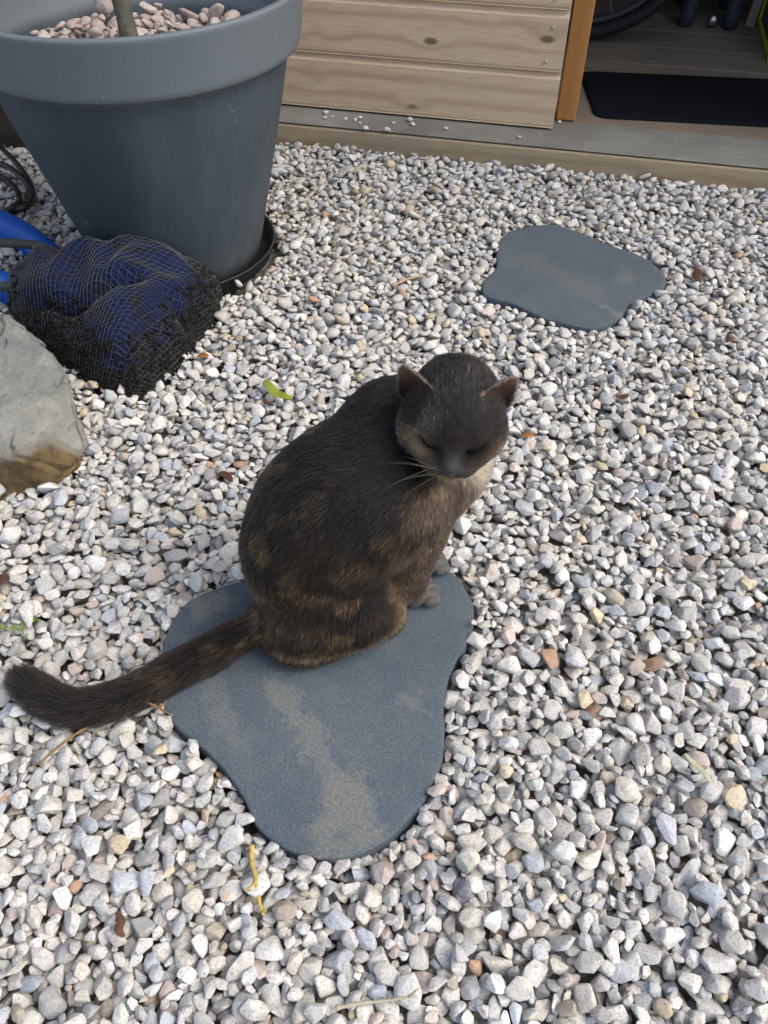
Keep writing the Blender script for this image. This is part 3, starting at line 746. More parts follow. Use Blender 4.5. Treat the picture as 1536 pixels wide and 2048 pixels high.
RK.col(c); b_ = RK.bump(RK.noise(45, 8, .75), 1.0, .009); RK.bump(f, .5, .0015, b_)
o = link('boulder', bm, RK.m, None, True); o.location = rc; tag(o, 'large grey rough boulder with an ochre lower face at the left edge', 'boulder')

# ---------------------------------------------------------------- litter on the gravel
def blade(bm, pts, wid, cup=.25, n=1):
    pts = [Vector(p) for p in pts]; m = len(pts); L = []
    for i, p in enumerate(pts):
        t = (pts[min(i + 1, m - 1)] - pts[max(0, i - 1)]).normalized(); s_ = t.cross(Vector((0, 0, 1))).normalized()
        w_ = wid * math.sin(math.pi * (.04 + .92 * i / (m - 1))) ** .7; up = s_.cross(t)
        L.append([bm.verts.new(p + s_ * w_ * k + up * abs(k) * cup * w_) for k in (-1, 0, 1)])
    for A, B in zip(L, L[1:]):
        for k in (0, 1): bm.faces.new((A[k], A[k + 1], B[k + 1], B[k]))
def leafobj(name, px, wid, mat, label, cat, lift=.004, thick=.0004, cup=.35):
    pts = []
    for u, v in px:
        p = gz(u, v, .022); p.z = gh(p.x, p.y) + lift; pts.append(p)
    mz = sorted(p.z for p in pts)[len(pts) // 2]
    for p in pts: p.z = .3 * p.z + .7 * mz
    c_ = pts[len(pts) // 2].copy(); bm = bmesh.new(); blade(bm, spline([p - c_ for p in pts], 5), wid, cup)
    o = link(name, bm, mat, None, True); o.location = c_
    md = o.modifiers.new('thickness', 'SOLIDIFY'); md.thickness = thick
    return tag(o, label, cat)
def twig(name, px, r0, mat, label, cat='twig', side=(), lift=.002):
    pts = []
    for u, v in px:
        p = gz(u, v, .022); p.z = gh(p.x, p.y) + lift; pts.append(p)
    zs = [p.z for p in pts]; mz = max(sum(zs) / len(zs), 0)
    for p in pts: p.z = .35 * p.z + .65 * mz + .001
    c_ = pts[0].copy(); bm = bmesh.new(); sp = spline([p - c_ for p in pts], 6)
    add_tube(bm, sp, [r0 * (1 - .5 * i / len(sp)) * (1 + .25 * math.sin(i * 1.9)) for i in range(len(sp))], 7)
    for (i, dx, dy, l) in side:
        b0 = sp[int(i * (len(sp) - 1))]; add_tube(bm, [b0, b0 + Vector((dx, dy, .2)) * l * .5, b0 + Vector((dx, dy, .35)) * l], [r0 * .6, r0 * .5, r0 * .25], 6)
    o = link(name, bm, mat, None, True); o.location = c_; return tag(o, label, cat)
STRAW = simple('straw', (.40, .29, .09), .7, .2, nscale=150, var=.4)
TWG = simple('twig_bark', (.20, .13, .06), .8, .2, nscale=150, var=.5)
PALEL = simple('pale_blade', (.42, .42, .28), .6, .3, nscale=80)
GRNL = simple('yellow_green_leaf', (.20, .23, .03), .45, .4, nscale=120, var=.35)
BRNL = simple('brown_leaf', (.075, .038, .024), .7, .2, nscale=120, var=.5)
REDL = simple('rusty_leaf', (.30, .10, .02), .6, .2, nscale=120, var=.5)
leafobj('leaf', [(534, 776), (540, 790), (553, 803), (570, 810), (587, 812)], .0085, GRNL, 'curled yellow-green leaf lying left of the cat', 'leaf', .007, .0006, .7)
twig('straw_stalk', [(505, 1695), (505, 1725), (513, 1758), (516, 1785), (524, 1822), (528, 1832)], .0030, STRAW, 'knobbly yellow straw stalk below the near stepping stone', 'straw', [(.5, -.6, -.6, .014), (.6, -.6, -.2, .012), (.85, .5, 0, .01)])
twig('twig', [(85, 1540), (130, 1502), (180, 1465), (240, 1445), (300, 1422)], .0017, TWG, 'long thin brown twig on gravel below the tail', 'twig', [(.3, -.3, -.8, .012), (.7, .2, .8, .010)], .004)
twig('twig', [(297, 1418), (325, 1432), (352, 1447)], .0018, TWG, 'short reddish twig touching the left edge of the near stepping stone', 'twig', [(.5, .7, .6, .012)], .006)
leafobj('grass_blade', [(1362, 1518), (1380, 1538), (1400, 1560), (1412, 1580)], .0036, PALEL, 'pale green dry blade on gravel near the right edge', 'grass blade', .005)
twig('dry_stem', [(672, 2022), (720, 2012), (775, 2006), (832, 1998)], .0022, simple('pale_stem', (.36, .33, .24), .8), 'pale broken stem at the bottom edge of the gravel', 'stem', [(.9, .8, .5, .012), (.8, .5, -.6, .01)])
leafobj('brown_leaf', [(1384, 540), (1392, 552), (1390, 566), (1400, 572)], .008, BRNL, 'dark brown leaf scrap right of the far stepping stone', 'leaf', .004)
leafobj('brown_leaf', [(1455, 672), (1458, 682), (1450, 695)], .006, BRNL, 'dark dry leaf scrap by the right edge, below the far stepping stone', 'leaf', .004)
leafobj('brown_leaf', [(1226, 802), (1240, 804), (1254, 800)], .006, BRNL, 'dark brown leaf scrap right of the cat head', 'leaf', .004)
leafobj('rusty_leaf', [(1042, 882), (1056, 880), (1070, 882)], .0035, REDL, 'small orange leaf strip just right of the cat cheek', 'leaf', .005)
leafobj('rusty_leaf', [(396, 722), (408, 720), (420, 722)], .005, REDL, 'orange leaf scrap right of the dark net', 'leaf', .004)
leafobj('brown_leaf', [(238, 1832), (250, 1850), (243, 1866), (256, 1880)], .0042, simple('curled_leaf', (.11, .055, .03), .7, .2, nscale=200, var=.6), 'dark curled leaf in the gravel near the bottom left', 'leaf', .004)
leafobj('brown_leaf', [(440, 955), (455, 960), (466, 972)], .006, BRNL, 'dark brown leaf scrap left of the cat back', 'leaf', .004)
leafobj('brown_leaf', [(0, 1168), (12, 1170), (26, 1166)], .010, BRNL, 'dark brown leaf at the left edge above the weed sprig', 'leaf', .005)
twig('twig', [(785, 578), (815, 566), (850, 560)], .0030, simple('pale_chip', (.38, .27, .17), .8), 'pale brown wood chip between the net and the far stepping stone', 'wood chip')
twig('twig', [(530, 812), (548, 818)], .004, BRNL, 'small black bark piece beside the yellow-green leaf', 'bark')
wd = gz(42, 1262, .022); wd.z = gh(wd.x, wd.y) - .004
bm = bmesh.new(); rl = random.Random(8)
for k in range(9):
    a = rl.uniform(.3, 5.8); l = rl.uniform(.012, .03); d = Vector((math.cos(a), math.sin(a), .25)) * l
    add_tube(bm, [Vector(), d * .5 + Vector((0, 0, .004)), d], [.0006, .0005, .0003], 5)
    for q in range(5):
        b0 = d * (.3 + .17 * q); e = Vector((math.cos(a + rl.uniform(-1.6, 1.6)), math.sin(a + rl.uniform(-1.6, 1.6)), .3)) * .006
        blade(bm, [b0, b0 + e * .5 + Vector((0, 0, .001)), b0 + e], .0014)
o = link('weed_sprig', bm, simple('weed_green', (.16, .22, .04), .5, .3, nscale=200, var=.4)); o.location = wd; tag(o, 'tiny green weed sprig in the gravel above the cat tail tip', 'weed')
#PART3
# ---------------------------------------------------------------- the cat
CT = np.array([-.153, .539, 0.0]); CH = math.radians(20.85)
cd = np.array([math.cos(CH), math.sin(CH), 0]); cn_ = np.array([-math.sin(CH), math.cos(CH), 0]); cz = np.array([0, 0, 1.0])
def B(a, b, z): return CT + cd * a + cn_ * b + cz * z
HC = np.array([.069, .594, .335])
fw = np.array([-.09, -.95, -.20]); fw /= np.linalg.norm(fw)
up_ = np.array([.09, 0, 1.0]); up_ -= fw * (up_ @ fw); up_ /= np.linalg.norm(up_)
rt = np.cross(up_, fw)
HR = np.stack([rt, fw, up_], 1)
HS = 1.10
def Hd(x, f, u): return HC + HR @ (np.array([x, f, u]) * HS)
hs = .0021
G0 = np.array([-.475, .385, .010]); G1 = np.array([.175, .765, .445])
dims = np.ceil((G1 - G0) / hs).astype(int)
ax = [(G0[i] + hs * np.arange(dims[i])).astype(np.float32) for i in range(3)]
D = np.full(dims, .05, np.float32)
def region(lo, hi, m):
    sl = []
    for i in range(3):
        a = max(0, int((lo[i] - m - G0[i]) / hs)); b = min(dims[i], int((hi[i] + m - G0[i]) / hs) + 2); sl.append(slice(a, max(a, b)))
    return tuple(sl), np.stack(np.meshgrid(*[ax[i][sl[i]] for i in range(3)], indexing='ij'), -1)
def smin(a, b, k):
    h = np.clip(.5 + .5 * (b - a) / k, 0, 1); return b * (1 - h) + a * h - k * h * (1 - h)
def put(sl, d, k): D[sl] = smin(D[sl], d.astype(np.float32), k)
def ell(c, r, M=None, k=.02, cut=False):
    r = np.array(r, float); M = np.eye(3) if M is None else M; m = max(r)
    sl, P = region(c - m, c + m, .045)
    q = (P - c) @ M; k0 = np.linalg.norm(q / r, axis=-1); k1 = np.linalg.norm(q / r ** 2, axis=-1) + 1e-6
    d = k0 * (k0 - 1) / k1
    if cut: D[sl] = -smin(-D[sl], d.astype(np.float32), k)
    else: put(sl, d, k)
def cone(a, b, ra, rb, k=.02, cut=False):
    m = max(ra, rb); sl, P = region(np.minimum(a, b) - m, np.maximum(a, b) + m, .045)
    ab = b - a; t = np.clip(((P - a) @ ab) / (ab @ ab), 0, 1)
    d = np.linalg.norm(P - a - t[..., None] * ab, axis=-1) - (ra + (rb - ra) * t)
    if cut: D[sl] = -smin(-D[sl], d.astype(np.float32), k)
    else: put(sl, d, k)
def frame(f, u=(0, 0, 1)):
    f = np.array(f, float); f /= np.linalg.norm(f); u = np.array(u, float); u -= f * (u @ f); u /= np.linalg.norm(u)
    return np.stack([f, np.cross(u, f), u], 1)
CF = np.stack([cd, cn_, cz], 1)
# torso
for (a, b, z, r), (a2, b2, z2, r2) in zip(*[(L[:-1], L[1:]) for L in [[(.072, 0, .098, .066), (.078, 0, .160, .073), (.100, 0, .205, .077), (.135, 0, .232, .074), (.166, .008, .245, .065), (.186, .032, .282, .050)]]][0]):
    cone(B(a, b, z), B(a2, b2, z2), r, r2, .03)
ell(B(.200, .0, .205), (.052, .056, .070), CF @ np.array(Matrix.Rotation(R(18), 3, 'Y')), .03)     # chest
ell(B(.182, .0, .140), (.040, .048, .060), CF, .03)
cone(B(.192, .030, .280), HC - fw * .020 - up_ * .010, .046, .030, .018)                                       # neck
ell(B(.242, -.002, .243), (.043, .044, .044), CF, .03)                                            # ruff
ell(B(.155, -.048, .215), (.040, .022, .060), CF @ np.array(Matrix.Rotation(R(22), 3, 'Y')), .03) # shoulder blades
ell(B(.155, .048, .215), (.040, .022, .060), CF @ np.array(Matrix.Rotation(R(22), 3, 'Y')), .03)
for sg in (-1, 1):
    ell(B(.082, sg * .052, .092), (.070, .036, .062), CF @ np.array(Matrix.Rotation(R(-14 if sg < 0 else -14), 3, 'Y')), .022)   # thigh
    cone(B(.115, sg * .050, .075), B(.145, sg * .048, .060), .034, .025, .02)                    # knee
    cone(B(.050, sg * .048, .046), B(.150, sg * .047, .043), .018, .015, .016)                    # hind foot
    ell(B(.150, sg * .046, .040), (.018, .0135, .012), CF, .012)
ell(B(.045, -.036, .052), (.045, .036, .030), CF, .02)
ell(B(.160, 0, .085), (.050, .042, .055), CF, .02)
# front legs and paws
for b0, b1, a1, fz in ((-.026, -.022, .193, -.10), (.026, .019, .224, .05)):
    cone(B(.192, b0, .165), B(a1 - .006, b1 - .001, .085), .029, .0185, .022)
    cone(B(a1 - .006, b1 - .001, .085), B(a1 - .002, b1, .046), .0185, .0150, .014)
    ell(B(a1 + .007, b1, .0395), (.0175, .0150, .0115), CF, .008)
    for q in range(4):
        th = (q - 1.5) * .30 + fz
        tq = B(a1 + .010 + .0165 * math.cos(th), b1 + (q - 1.5) * .0092 + .004 * math.sin(th), .0375 + (.0012 if q in (1, 2) else 0))
        cone(tq - cd * .008 + cz * .002, tq + cd * .002, .0064, .0066, .0014)
# tail
TP = [gz(u, v, z) for u, v, z in [(560, 1230, .060), (505, 1258, .048), (430, 1302, .043), (350, 1342, .042), (270, 1385, .040), (205, 1408, .040), (150, 1415, .041), (105, 1402, .043), (70, 1380, .046), (48, 1362, .050)]]
TP = [np.array(p) for p in spline(TP, 4)]
TRr = np.interp(np.linspace(0, 1, len(TP)), [0, .12, .5, .85, 1], [.020, .0163, .0145, .0132, .0075])
for i in range(len(TP) - 1): cone(TP[i], TP[i + 1], TRr[i], TRr[i + 1], .008 if i > 3 else .016)
# head, kept crisp against the shoulders
DB = D; D = np.full(dims, .05, np.float32)
ell(Hd(0, -.008, .006), np.array((.0425, .046, .039)) * HS, HR, .02)
for sg in (-1, 1): ell(Hd(sg * .0235, .011, -.008), np.array((.0262, .028, .025)) * HS, HR, .016)
ell(Hd(0, .022, .010), np.array((.029, .025, .021)) * HS, HR, .014)
cone(Hd(0, .032, .010), Hd(0, .0525, -.0040), .0125, .0092, .007)
for sg in (-1, 1):
    ell(Hd(sg * .0190, .0340, -.0095), np.array((.0155, .0150, .0130)) * HS, HR, .008)
    ell(Hd(sg * .0110, .0450, -.0125), np.array((.0140, .0130, .0110)) * HS, HR, .006)
    ell(Hd(sg * .0215, .0310, .0090), np.array((.0115, .0095, .0085)) * HS, HR, .006)
ell(Hd(0, .0450, -.0250), np.array((.0120, .0105, .0085)) * HS, HR, .006)
for sg in (-1, 1): cone(Hd(sg * .0130, .0430, .006), Hd(sg * .0118, .0530, -.003), .0026, .0020, .005, True)    # stop beside the nose bridge
# ears: thin curved shells
EAR = []
for sg in (-1, 1):
    h = HR @ np.array([sg * (.40 if sg < 0 else .30), -.12, .88]); h /= np.linalg.norm(h)
    dn = HR @ np.array([sg * .42, .90, -.05]); dn -= h * (dn @ h); dn /= np.linalg.norm(dn); wv = np.cross(h, dn)
    base = Hd(-.0318 if sg < 0 else .0275, -.001, .017)
    EAR.append((base, h, dn, wv))
    tip = base + h * .046
    sl, P = region(np.minimum(base, tip) - .03, np.maximum(base, tip) + .03, .01)
    q = P - base; qh, qd, qw = q @ h, q @ dn, q @ wv
    L = .046; Wd = (.0255 if sg < 0 else .0275) * np.clip(1 - np.clip(qh, 0, 1) / L, 0, 1) ** .52 * np.where(qh < .012, 1 - .0 * qh, 1)
    curve = -.006 * (1 - np.clip(qh / L, 0, 1)) + 10 * qw ** 2 + .08 * qh
    d = np.maximum(np.maximum(np.abs(qd - curve) - .0017, np.abs(qw) - Wd), np.maximum(qh - L, -qh - .006))
    put(sl, d * .85, .0035)
DH = D; D = smin(DB, DH, .004)
D = np.maximum(D, (SLAB_Z - .0005 - ax[2])[None, None, :] - np.float32(0) - .011 * (ax[0] < -.24)[:, None, None])
# surface nets
def surface_nets(D):
    S_ = D < 0
    nx, ny, nz = D.shape
    c = [S_[i:nx - 1 + i, j:ny - 1 + j, k:nz - 1 + k] for i in (0, 1) for j in (0, 1) for k in (0, 1)]
    cs = sum(x.astype(np.int8) for x in c); act = (cs > 0) & (cs < 8)
    idx = np.argwhere(act); ids = np.full(act.shape, -1, np.int64); ids[act] = np.arange(len(idx))
    acc = np.zeros((len(idx), 3)); n = np.zeros(len(idx)); I, J, K = idx.T
    cor = [(i, j, k) for i in (0, 1) for j in (0, 1) for k in (0, 1)]
    for a in range(8):
        for b in range(a + 1, 8):
            ca_, cb_ = cor[a], cor[b]
            if sum(abs(x - y) for x, y in zip(ca_, cb_)) != 1: continue
            da = D[I + ca_[0], J + ca_[1], K + ca_[2]]; db = D[I + cb_[0], J + cb_[1], K + cb_[2]]
            m = (da < 0) != (db < 0); t = np.where(m, da / np.where(m, da - db, 1), 0)
            for q in range(3): acc[:, q] += np.where(m, ca_[q] + t * (cb_[q] - ca_[q]), 0)
            n += m
    V = (idx + acc / n[:, None]) * hs + G0
    F = []
    for axn in range(3):
        u, v = (axn + 1) % 3, (axn + 2) % 3
        A_ = [slice(1, -1)] * 3; A_[axn] = slice(0, -1); Bs = list(A_); Bs[axn] = slice(1, None)
        sa, sb = S_[tuple(A_)], S_[tuple(Bs)]
        e = np.argwhere(sa != sb); 
        if not len(e): continue
        off = np.ones(3, int); off[axn] = 0; e0 = e + off; fl = sa[tuple(e.T)]
        def cell(du, dv):
            g_ = e0.copy(); g_[:, u] -= du; g_[:, v] -= dv; ok = np.all((g_ >= 0) & (g_ < np.array(ids.shape)), 1)
            r_ = np.full(len(g_), -1); r_[ok] = ids[tuple(g_[ok].T)]; return r_
        q = np.stack([cell(0, 0), cell(1, 0), cell(1, 1), cell(0, 1)], 1)
        q[~fl] = q[~fl][:, ::-1]; F.append(q[(q >= 0).all(1)])
    return V, np.concatenate(F)
CV, CFc = surface_nets(D)
# keep the connected body only, and relax the mesh a little
E_ = np.concatenate([CFc[:, [i, (i + 1) % 4]] for i in range(4)])
lab = np.arange(len(CV))
for _ in range(400):
    m = np.minimum(lab[E_[:, 0]], lab[E_[:, 1]]); l2 = lab.copy(); np.minimum.at(l2, E_[:, 0], m); np.minimum.at(l2, E_[:, 1], m); l2 = l2[l2]
    if (l2 == lab).all(): break
    lab = l2
main_ = np.bincount(lab).argmax(); keep = lab == main_; remap = np.cumsum(keep) - 1
CFc = remap[CFc[keep[CFc[:, 0]]]]; CV = CV[keep]
E_ = np.concatenate([CFc[:, [i, (i + 1) % 4]] for i in range(4)])
def relax(V, it, f=.5):
    for _ in range(it):
        s_ = np.zeros_like(V); n_ = np.zeros(len(V)); np.add.at(s_, E_[:, 0], V[E_[:, 1]]); np.add.at(n_, E_[:, 0], 1)
        np.add.at(s_, E_[:, 1], V[E_[:, 0]]); np.add.at(n_, E_[:, 1], 1); V = V + f * (s_ / n_[:, None] - V)
    return V
CV = relax(CV, 2)
print('cat verts', len(CV))
# flow, length and coat colour (with painted rim light) control points: position, direction, length mm, colour
BLK_, DBR, BRN, GLD, GRY, RIM_CRM, TAI = (.0062, .0050, .0044), (.0150, .0092, .0058), (.076, .050, .031), (.17, .098, .043), (.13, .127, .123), (.30, .215, .125), (.0085, .0065, .005)
HBR = (.034, .0215, .0130); HGR = (.0135, .0118, .0108); NGR = (.075, .073, .072); MUZ = (.055, .044, .033)
def bd(a, b, z): v = cd * a + cn_ * b + cz * z; return v / np.linalg.norm(v)
def hd(x, f, u): v = HR @ np.array([x, f, u], float); return v / np.linalg.norm(v)
CP = []
for a, z, da, dz_, col in [(.19, .325, -.9, -.25, BLK_), (.14, .31, -.85, -.4, BLK_), (.10, .285, -.75, -.6, BLK_), (.055, .255, -.55, -.8, BLK_), (.025, .20, -.25, -1, BLK_), (.01, .15, -.05, -1, DBR), (.005, .10, -.2, -1, DBR), (.0, .06, -.5, -1, DBR)]:
    CP.append((B(a, 0, z), bd(da, 0, dz_), 9, col))
for sg in (-1, 1):
    for a, b, z, da, db, dz_, col in [(.175, .055, .285, -.85, .1, -.45, BLK_), (.12, .072, .26, -.8, .1, -.55, BLK_), (.07, .07, .22, -.6, 0, -.8, DBR), (.12, .08, .20, -.6, 0, -.75, DBR), (.17, .065, .215, -.55, 0, -.8, DBR), (.16, .06, .16, -.3, 0, -1, DBR),
        (.06, .078, .16, -.45, 0, -.9, DBR), (.10, .085, .14, -.4, 0, -.9, BLK_), (.04, .07, .12, -.35, 0, -.95, HBR), (.10, .088, .10, -.3, 0, -.95, DBR), (.14, .085, .10, -.1, 0, -1, DBR), (.06, .088, .08, -.3, 0, -.95, DBR), (.165, .075, .06, .1, 0, -1, BRN), (.13, .090, .055, .0, .0, -1, HBR), (.08, .092, .048, -.1, 0, -1, HBR), (.03, .08, .05, -.25, 0, -1, HBR),
        (.21, .055, .24, -.3, 0, -1, BRN), (.225, .05, .20, -.25, 0, -1, BRN), (.205, .045, .16, -.12, 0, -1, BRN), (.205, .045, .12, -.05, 0, -1, BRN), (.205, .04, .08, 0, 0, -1, BRN)]:
        CP.append((B(a, sg * b, z), bd(da, sg * db, dz_), 10 if z < .07 else 8.5, col))
for a, z, da, dz_, col in [(.255, .225, .3, -1, BRN), (.265, .20, .1, -1, BRN), (.25, .16, 0, -1, BRN), (.235, .12, 0, -1, BRN)]:
    CP.append((B(a, 0, z), bd(da, 0, dz_), 10.5, col))
for p_, c_ in [((-.056, -.025, -.03), BLK_), ((-.050, -.035, .0), BLK_), ((.030, -.045, .0), BLK_)]: CP.append((Hd(*p_), bd(-.6, 0, -.75), 9, c_, False))  # shade of the gap behind the cheek put into the coat colour
CP += [(B(.20, -.055, .285), bd(-.5, 0, -1), 9, BRN), (B(.19, -.07, .255), bd(-.4, 0, -1), 9, BRN), (B(.16, -.07, .19), bd(-.4, 0, -1), 9, BRN)]
for a_, b_, z_ in [(.268, -.026, .252), (.262, -.012, .268), (.272, -.02, .235)]: CP.append((B(a_, b_, z_), bd(.2, -.1, -1), 11, (.62, .50, .33)))  # warm rim light on the chest edge painted as cream, next line too
CP += [(B(.285, .0, .25), bd(.2, 0, -1), 11, RIM_CRM), (B(.235, -.04, .23), bd(-.1, 0, -1), 10, BRN), (B(.26, -.03, .21), bd(0, 0, -1), 10, BRN)]
for b, a in ((-.022, .200), (.019, .225)):
    CP += [(B(a + .004, b, .055), bd(.5, 0, -.8), 3.5, BRN), (B(a + .02, b, .045), bd(1, 0, -.45), 3.0, GRY), (B(a + .035, b, .038), bd(.8, 0, -.8), 2.6, GRY), (B(a, b, .035), bd(.7, 0, -.5), 3.2, GRY), (B(a - .01, b, .10), bd(0, 0, -1), 5, BRN)]
for i in range(2, len(TP) - 1, 2):
    t = TP[min(i + 1, len(TP) - 1)] - TP[i - 1]; CP.append((TP[i], t / np.linalg.norm(t), 12.5, TAI))
t = TP[-1] - TP[-3]; CP.append((TP[-1], t / np.linalg.norm(t), 14, TAI))
for sg in (-1, 1):
    for x, f, u, dx, df, du, ln, col in [(0, .056, -.002, 0, -.6, .8, 2.6, NGR), (.006, .048, .009, .1, -.7, .7, 3.0, (.040, .038, .037)), (.0135, .044, .004, .3, -.7, .5, 2.0, BLK_), (.0125, .050, -.004, .5, -.6, .2, 1.8, BLK_), (0, .040, .018, 0, -.7, .7, 4.0, DBR), (.014, .034, .020, .15, -.7, .7, 4.6, BLK_), (.010, .015, .040, .1, -1, .3, 6.5, HGR), (.02, -.01, .046, .2, -1, 0, 7.5, HGR), (0, -.04, .03, 0, -.6, -.8, 9.0, BLK_),
        (.036, .018, .015, .6, -.7, .1, 5.0, BLK_), (.046, .005, .008, .4, -.9, -.2, 7.0, DBR), (.052, .006, -.008, .6, -.8, -.4, 7.0, (.06, .045, .033)), (.052, -.006, -.020, .6, -.8, -.4, 8.0, BRN), (.044, .020, -.030, .7, -.5, -.6, 7.0, (.20, .15, .095)), (.036, .030, -.010, .75, -.5, -.35, 5.5, BRN), (.026, .036, -.022, .7, -.4, -.55, 4.0, BRN), (.022, .040, .006, .6, -.7, .25, 2.2, DBR),  # paler cheek edges: rim light put into the coat colour
        (.012, .055, -.012, .7, -.25, -.5, 2.8, MUZ), (.022, .046, -.016, .7, -.3, -.6, 3.8, MUZ), (.010, .052, -.022, .5, -.2, -.9, 4.0, RIM_CRM), (.024, .040, -.026, .6, -.2, -.9, 5.0, (.17, .125, .078)), (0, .050, -.028, 0, -.4, -.9, 3.5, RIM_CRM), (.015, .030, -.038, .3, -.4, -.9, 6, BRN)]:  # cream chin points paint the light rim along the jaw
        CP.append((Hd(sg * x, f, u), hd(sg * dx, df, du), ln, col, True))
    if sg < 0: CP += [(Hd(-.024, .036, .000), hd(-.75, -.5, -.35), 3.5, (.42, .31, .19), True), (Hd(-.034, .028, -.008), hd(-.75, -.5, -.35), 5, (.20, .145, .09), True)]  # light bounced up under the left eye, painted into the coat
    base, h, dn, wv = EAR[0 if sg < 0 else 1]
    CP += [(base + h * .02 - dn * .008, h - .1 * dn, 3.6, HGR, True), (base + h * .04 - dn * .003, h, 3.0, GRY, True)]
CP += [(Hd(-.021, .034, .021), hd(-.3, -.7, .6), 5.5, (.060, .050, .040), True), (Hd(0, .030, .026), hd(0, -.7, .7), 6, BLK_, True), (Hd(0, .045, .012), hd(0, -.7, .7), 3, DBR, True)]
CPp = np.array([c_[0] for c_ in CP]); CPd = np.array([c_[1] for c_ in CP]); CPl = np.array([c_[2] for c_ in CP]); CPc = np.array([c_[3] for c_ in CP])
def sample(A_, P):
    i = np.clip(np.round((P - G0) / hs).astype(int), 0, dims - 1); return A_[i[:, 0], i[:, 1], i[:, 2]]
CPh = np.array([c_[4] if len(c_) > 4 else (np.linalg.norm(c_[0] - HC) < .085 and sample(DH, c_[0][None])[0] < sample(DB, c_[0][None])[0] + .006) for c_ in CP])
def control(P):
    ish = sample(DH, P) < sample(DB, P)
    d2 = ((P[:, None, :] - CPp[None]) ** 2).sum(-1) + 4.0 * (ish[:, None] != CPh[None])
    mn = d2.min(1, keepdims=True)
    w_ = np.exp(-(np.sqrt(d2) - np.sqrt(mn)) / .007) / (d2 + .0001)
    w_ /= w_.sum(1, keepdims=True); return w_ @ CPd, w_ @ CPl, w_ @ CPc
# vertex noise helper
def vnoise(P, f, o=0.0): return np.array([mnoise.noise(Vector((p[0] * f + o, p[1] * f + o * 2, p[2] * f - o))) for p in P])
me = np_mesh('cat', CV, CFc)
me.update(); NV = np.empty(len(CV) * 3, np.float32); me.vertex_normals.foreach_get('vector', NV); NV = NV.reshape(-1, 3).astype(float)
cdir, clen, ccol = control(CV)
def earmask(P, N):
    m = np.zeros(len(P), bool)
    for base, h, dn, wv in EAR:
        q = P - base; qh, qd, qw = q @ h, q @ dn, q @ wv; cv = -.006 * (1 - np.clip(qh / .05, 0, 1)) + 10 * qw ** 2 + .08 * qh; Wd = (.0255 if wv is EAR[0][3] else .0275) * np.clip(1 - np.clip(qh, 0, 1) / .046, 0, 1) ** .52; m |= (qh > .008) & (qh < .056) & (np.abs(qw) < Wd + .001) & (qh > .008 + .5 * np.clip(np.abs(qw) - .014, 0, 1)) & (np.abs(qd - cv) < .0045) & ((N @ dn) > .1)
    return m
em = earmask(CV, NV)
vc = ccol * .8
for base, h, dn, wv in EAR:
    q = CV - base; g_ = np.clip(((q @ h) - .012) / .030, 0, 1)[:, None]; mm = em & (np.linalg.norm(q, axis=1) < .07)
    vc[mm] = ((1 - g_) * np.array([.03, .019, .015]) + g_ * np.array([.17, .082, .052]))[mm]  # dark base to reddish tip: light through the ear put into its colour
    Wd = (.0255 if wv is EAR[0][3] else .0275) * np.clip(1 - np.clip(q @ h, 0, 1) / .046, 0, 1) ** .52
    rim_ = (np.abs(np.abs(q @ wv) - Wd) < .0022) & ((q @ h) > .018) & (np.linalg.norm(q, axis=1) < .06) & (np.abs((q @ dn) + .006 * (1 - np.clip((q @ h) / .046, 0, 1)) - 10 * (q @ wv) ** 2 - .08 * (q @ h)) < .0032); vc[rim_] = (.20, .155, .125)
# nose leather
nz_ = np.linalg.norm(CV - Hd(0, .0635, -.010), axis=1) < .0055 * HS
vc[nz_] = (.022, .022, .025)
at = me.attributes.new('coat', 'FLOAT_COLOR', 'POINT'); at.data.foreach_set('color', np.c_[vc, np.ones(len(vc))].astype(np.float32).ravel())
CM = Mat('cat_skin', .7, .2); CM.col(CM.mix(CM.ramp(CM.noise(900, 3, .7), [(.35, 0), (.65, 1)]), CM.mix(1, CM.attr('coat').outputs['Color'], (.45, .45, .45), 'MULTIPLY'), CM.mix(1, CM.attr('coat').outputs['Color'], (1.25, 1.25, 1.25), 'MULTIPLY'))); CM.bump(CM.noise(1100, 3), .6, .0006)
cat = link('cat', me, CM.m); tag(cat, 'dark grey-brown cat sitting on the near stepping stone, head bowed, eyes closed', 'cat')

# fur roots
rf = np.random.default_rng(21)
Q = CV[CFc]; e1 = np.cross(Q[:, 1] - Q[:, 0], Q[:, 2] - Q[:, 0]); e2 = np.cross(Q[:, 2] - Q[:, 0], Q[:, 3] - Q[:, 0])
ar = .5 * (np.linalg.norm(e1, axis=1) + np.linalg.norm(e2, axis=1))
fc_ = Q.mean(1); fn = NV[CFc].mean(1); fn /= np.linalg.norm(fn, axis=1)[:, None]
hl = np.linalg.norm(fc_ - HC, axis=1)
wgt = np.where(hl < .085, 1.7, 1.0); wgt[earmask(fc_, fn)] = .25
for base, h, dn, wv in EAR: wgt[((fc_ - base) @ h < .021) & earmask(fc_, fn)] = 1.3
wgt[(fc_[:, 2] < SLAB_Z + .003) & (fn[:, 2] < -.5)] = 0
paw_ = (np.linalg.norm(fc_ - B(.210, -.022, .04), axis=1) < .03) | (np.linalg.norm(fc_ - B(.234, .019, .04), axis=1) < .03); wgt[paw_] = 2.0
NH = 210000
fi = rf.choice(len(Q), NH, p=ar * wgt / (ar * wgt).sum())
u_, v_ = rf.random((2, NH, 1)); q_ = Q[fi]; P0 = (1 - u_) * (1 - v_) * q_[:, 0] + u_ * (1 - v_) * q_[:, 1] + u_ * v_ * q_[:, 2] + (1 - u_) * v_ * q_[:, 3]
